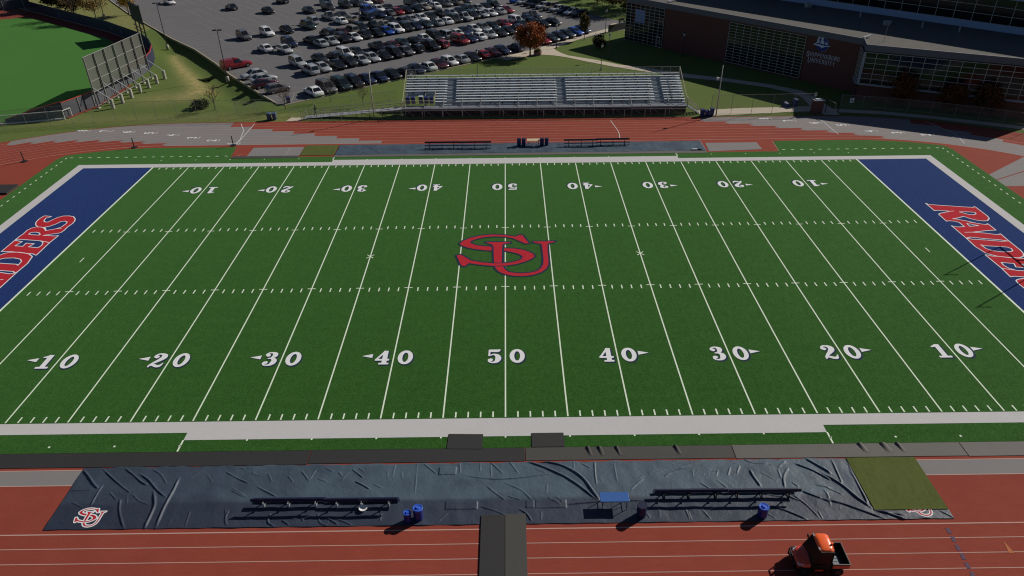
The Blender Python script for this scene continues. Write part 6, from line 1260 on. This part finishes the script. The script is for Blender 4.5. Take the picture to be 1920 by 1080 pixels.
# ================================================================ cars
CARC = {'K': ((.008, .008, .010), 'black'), 'D': ((.026, .028, .032), 'charcoal'), 'G': ((.13, .13, .135), 'grey'), 'S': ((.38, .40, .42), 'silver'), 'W': ((.78, .79, .80), 'white'), 'R': ((.26, .012, .018), 'red'), 'M': ((.075, .010, .018), 'maroon'),
        'B': ((.015, .08, .40), 'bright blue'), 'N': ((.012, .020, .060), 'navy'), 'T': ((.27, .24, .19), 'beige'), 'E': ((.022, .042, .045), 'dark teal')}
CART = {'s': 'sedan', 'u': 'SUV', 'h': 'hatchback', 'v': 'minivan', 'p': 'pickup truck', 'q': 'pickup truck'}
def car_proto(k):
    L, W_, H = {'s': (4.7, 1.80, 1.45), 'u': (4.7, 1.88, 1.74), 'h': (4.2, 1.75, 1.50), 'v': (5.0, 1.95, 1.80), 'p': (5.5, 1.95, 1.82), 'q': (5.7, 1.95, 1.85)}[k]
    h = W_/2; big = k in 'uvpq'; bz = .98 if big else .88; hz = .96 if big else .82
    g = bpy.data.objects.new('parked_car' if k not in 'pq' else 'parked_pickup', None); C.objects.link(g)
    back = {'s': .92, 'u': 1.0, 'h': .95, 'v': .98, 'p': 1.02, 'q': 1.02}[k]
    st = [(-.5, .80, .42, back-.22), (-.485, .92, .30, back-.06), (-.44, .97, .26, back), (-.30, 1, .25, back+.02), (0, 1, .25, bz), (.20, 1, .25, bz-.01), (.30, .985, .25, hz+.04), (.42, .95, .26, hz-.05), (.475, .86, .30, hz-.14), (.5, .70, .40, hz-.30)]
    vs = []; fs = []; n = 11
    for x, wf, zb, zt in st:
        w_ = h*wf; vs += [(x*L, -w_*.90, zb), (x*L, -w_, zb+.14), (x*L, -w_, zb+(zt-zb)*.62), (x*L, -w_*.955, zt-.07), (x*L, -w_*.82, zt-.005), (x*L, 0, zt+.03), (x*L, w_*.82, zt-.005), (x*L, w_*.955, zt-.07), (x*L, w_, zb+(zt-zb)*.62), (x*L, w_, zb+.14), (x*L, w_*.90, zb)]
    for i in range(len(st)-1): fs += [(i*n+j, i*n+j+1, (i+1)*n+j+1, (i+1)*n+j)[::-1] for j in range(n-1)]+[(i*n, (i+1)*n, (i+1)*n+n-1, i*n+n-1)]
    fs += [tuple(range(n)), tuple(range((len(st)-1)*n+n-1, (len(st)-1)*n-1, -1))]
    gr = {'s': (-.40, .23, -.24, .03), 'u': (-.485, .22, -.45, .05), 'h': (-.47, .24, -.37, .04), 'v': (-.485, .30, -.45, .10), 'p': (-.10, .21, -.06, .06), 'q': (-.10, .20, -.06, .06)}[k]
    xb, xf, tb, tf = [q*L for q in gr]; zb = bz-.02; bw, tw = h*.90, h*.72
    G = [(xb, -bw, zb), (xf, -bw*.96, zb), (xf, bw*.96, zb), (xb, bw, zb), (tb, -tw, H-.03), (tf, -tw, H-.02), (tf, tw, H-.02), (tb, tw, H-.03), ((tb+tf)/2, -tw*.9, H+.02), ((tb+tf)/2, tw*.9, H+.02)]
    o = len(vs); vs += G; fs += [tuple(o+i for i in f) for f in ((0, 1, 5, 4), (1, 2, 6, 5), (2, 3, 7, 6), (3, 0, 4, 7), (4, 5, 8), (6, 7, 9), (5, 6, 9, 8), (7, 4, 8, 9))]
    m_ = MB().add(vs, fs)
    if k == 'q': m_.add([(-.485*L, -bw, .98), (-.105*L, -bw, .98), (-.105*L, bw, .98), (-.485*L, bw, .98), (-.46*L, -tw*1.05, H-.05), (-.105*L, -tw*1.05, H-.02), (-.105*L, tw*1.05, H-.02), (-.46*L, tw*1.05, H-.05)], [(4, 5, 6, 7), (0, 1, 5, 4), (1, 2, 6, 5), (2, 3, 7, 6), (3, 0, 4, 7)])
    if k in 'uv':
        for s in (-1, 1): m_.bar((tb*.95, s*tw*.92, H+.05), (tf*.9, s*tw*.92, H+.05), .04)
    b = m_.build('body', m_paint, g, True)
    es = b.modifiers.new('e', 'EDGE_SPLIT'); es.split_angle = R(38)
    if k == 'p':
        MB().box(-.475*L, -.115*L, -h*.80, h*.80, .80, 1.075).build('bed', m_blackp, g)
    def pane(pts, f_, name):
        c = sum((Vector(p) for p in pts), Vector())/4; nrm = (Vector(pts[1])-Vector(pts[0])).cross(Vector(pts[2])-Vector(pts[0])).normalized()
        q = [c+(Vector(p)-c)*f_+nrm*.015 for p in pts]
        if nrm.dot(c-Vector((0, 0, .8))) < 0: q = [c+(Vector(p)-c)*f_-nrm*.015 for p in pts]
        return q
    MB().add(pane([G[1], G[2], G[6], G[5]], .88, ''), [(0, 1, 2, 3)]).build('windshield', m_glass, g)
    MB().add(pane([G[0], G[3], G[7], G[4]], .86, ''), [(0, 1, 2, 3)]).build('rear_window', m_glass, g)
    for s, (a, b_, c_, d_) in ((-1, (0, 1, 5, 4)), (1, (3, 2, 6, 7))):
        mm_ = MB(); A_, B_, C_, D_ = [Vector(G[i]) for i in (a, b_, c_, d_)]
        for u0, u1 in (((.03, .47), (.52, .97)) if k not in 'v' else ((.02, .30), (.34, .62), (.66, .97))):
            q = [A_.lerp(B_, u0), A_.lerp(B_, u1), D_.lerp(C_, u1), D_.lerp(C_, u0)]; q = [p.lerp(q[3-i] if i in (0, 3) else q[3-i], .10) for i, p in enumerate(q)]
            q = [Vector((p.x, p.y+s*.015, p.z)) for p in q]; mm_.add(q, [(0, 1, 2, 3)])
        if k == 'q':
            mm_.add([(-.45*L, s*(h*.86), 1.2), (-.13*L, s*(h*.86), 1.2), (-.13*L, s*(h*.78), 1.65), (-.43*L, s*(h*.78), 1.65)], [(0, 1, 2, 3)])
        mm_.build('side_window', m_glass, g)
    for x in (.315*L, -.29*L):
        for s in (-1, 1):
            r = .37 if big else .325
            wv = MB().cyl((x, s*(h-.22), r), (x, s*(h+.012), r), r, n=18).build('wheel', m_tire, g); MB().cyl((x, s*(h+.012), r), (x, s*(h+.022), r), r*.62, n=14).build('rim', m_rim, wv)
    for s in (-1, 1):
        MB().add([(.5*L+.012-.02, s*h*.42, hz-.34), (.485*L+.012, s*h*.80, hz-.30), (.455*L, s*h*.86, hz-.10), (.488*L, s*h*.45, hz-.17)], [(0, 1, 2, 3)]).build('headlight', m_head, g)
        MB().add([(-.5*L-.006, s*h*.50, back-.34), (-.493*L-.010, s*h*.86, back-.32), (-.48*L-.012, s*h*.88, back-.10), (-.489*L-.006, s*h*.52, back-.12)], [(0, 1, 2, 3)]).build('taillight', m_tail, g)
    MB().box(.492*L, .504*L, -h*.38, h*.38, .46, hz-.34).build('grille', m_blackp, g)
    MB().box(-.504*L, -.490*L, -.26, .26, .55, .68).build('license_plate', m_head, g)
    if not k in 'pq':
        pass
    for s in (-1, 1): MB().box(xf-.42, xf-.28, s*(h+.08)-.09, s*(h+.08)+.09, bz-.02, bz+.13).build('mirror', m_paint, g)
    return g
PRO = {k: car_proto(k) for k in 'suhvpq'}; used = set()
cl = [c.split(',') for c in CARS.split(';')]
rows_n = {'0': 'front row beside the lawn', '1': 'second row from the lawn', '2': 'third row from the lawn', '3': 'fourth row from the lawn', '4': 'fifth row from the lawn', '5': 'sixth row from the lawn', '6': 'seventh row from the lawn', '7': 'eighth row from the lawn', '8': 'ninth row from the lawn', 'e': 'row along the right edge of the lot', 'E': 'group at the left kerb', '-1': 'loose far cars at the top'}
ordn = ['first', 'second', 'third', 'fourth', 'fifth', 'sixth', 'seventh', 'eighth', 'ninth', 'tenth']
cnt = {}
for c in cl: cnt.setdefault((c[0], c[1], c[5]), []).append(c)
rc = random.Random(9)
for key, lst in cnt.items():
    lst.sort(key=lambda c: (lambda p: p[0])(lot(float(c[3]), float(c[4]))))
    for i, c in enumerate(lst):
        k, col, hd, a, b_, row = c; a, b_ = float(a), float(b_)
        if row == '0' and a > 55: b_ += (a-55)*.105
        src = PRO[k]
        if k in used: o = copy_tree(src)
        else: o = src; used.add(k)
        x, y = lot(a+rc.uniform(-.08, .08), b_+rc.uniform(-.2, .2)); ang = {'f': LA-math.pi/2, 'r': LA+math.pi/2, 'e': LA+math.pi, 'E': LA}[hd]+rc.uniform(-.02, .02)
        o.location = (x, y, .022); o.rotation_euler = (0, 0, ang)
        cc = CARC[col][0]; f = rc.uniform(.85, 1.15)
        for ch in [o]+list(o.children): ch.color = (cc[0]*f, cc[1]*f, cc[2]*f, 1)
        nm = CARC[col][1]+' '+CART[k]
        lb = ('only '+nm if len(lst) == 1 else ordn[i]+' '+nm+' from the left')+' in the '+rows_n[row]
        if k == 'q': lb = 'red pickup truck with a red cap parked at the left kerb'
        if hd in 'r' and 0: pass
        tag(o, lb, 'car' if k not in 'pq' else 'pickup truck', 'cars in the car park')
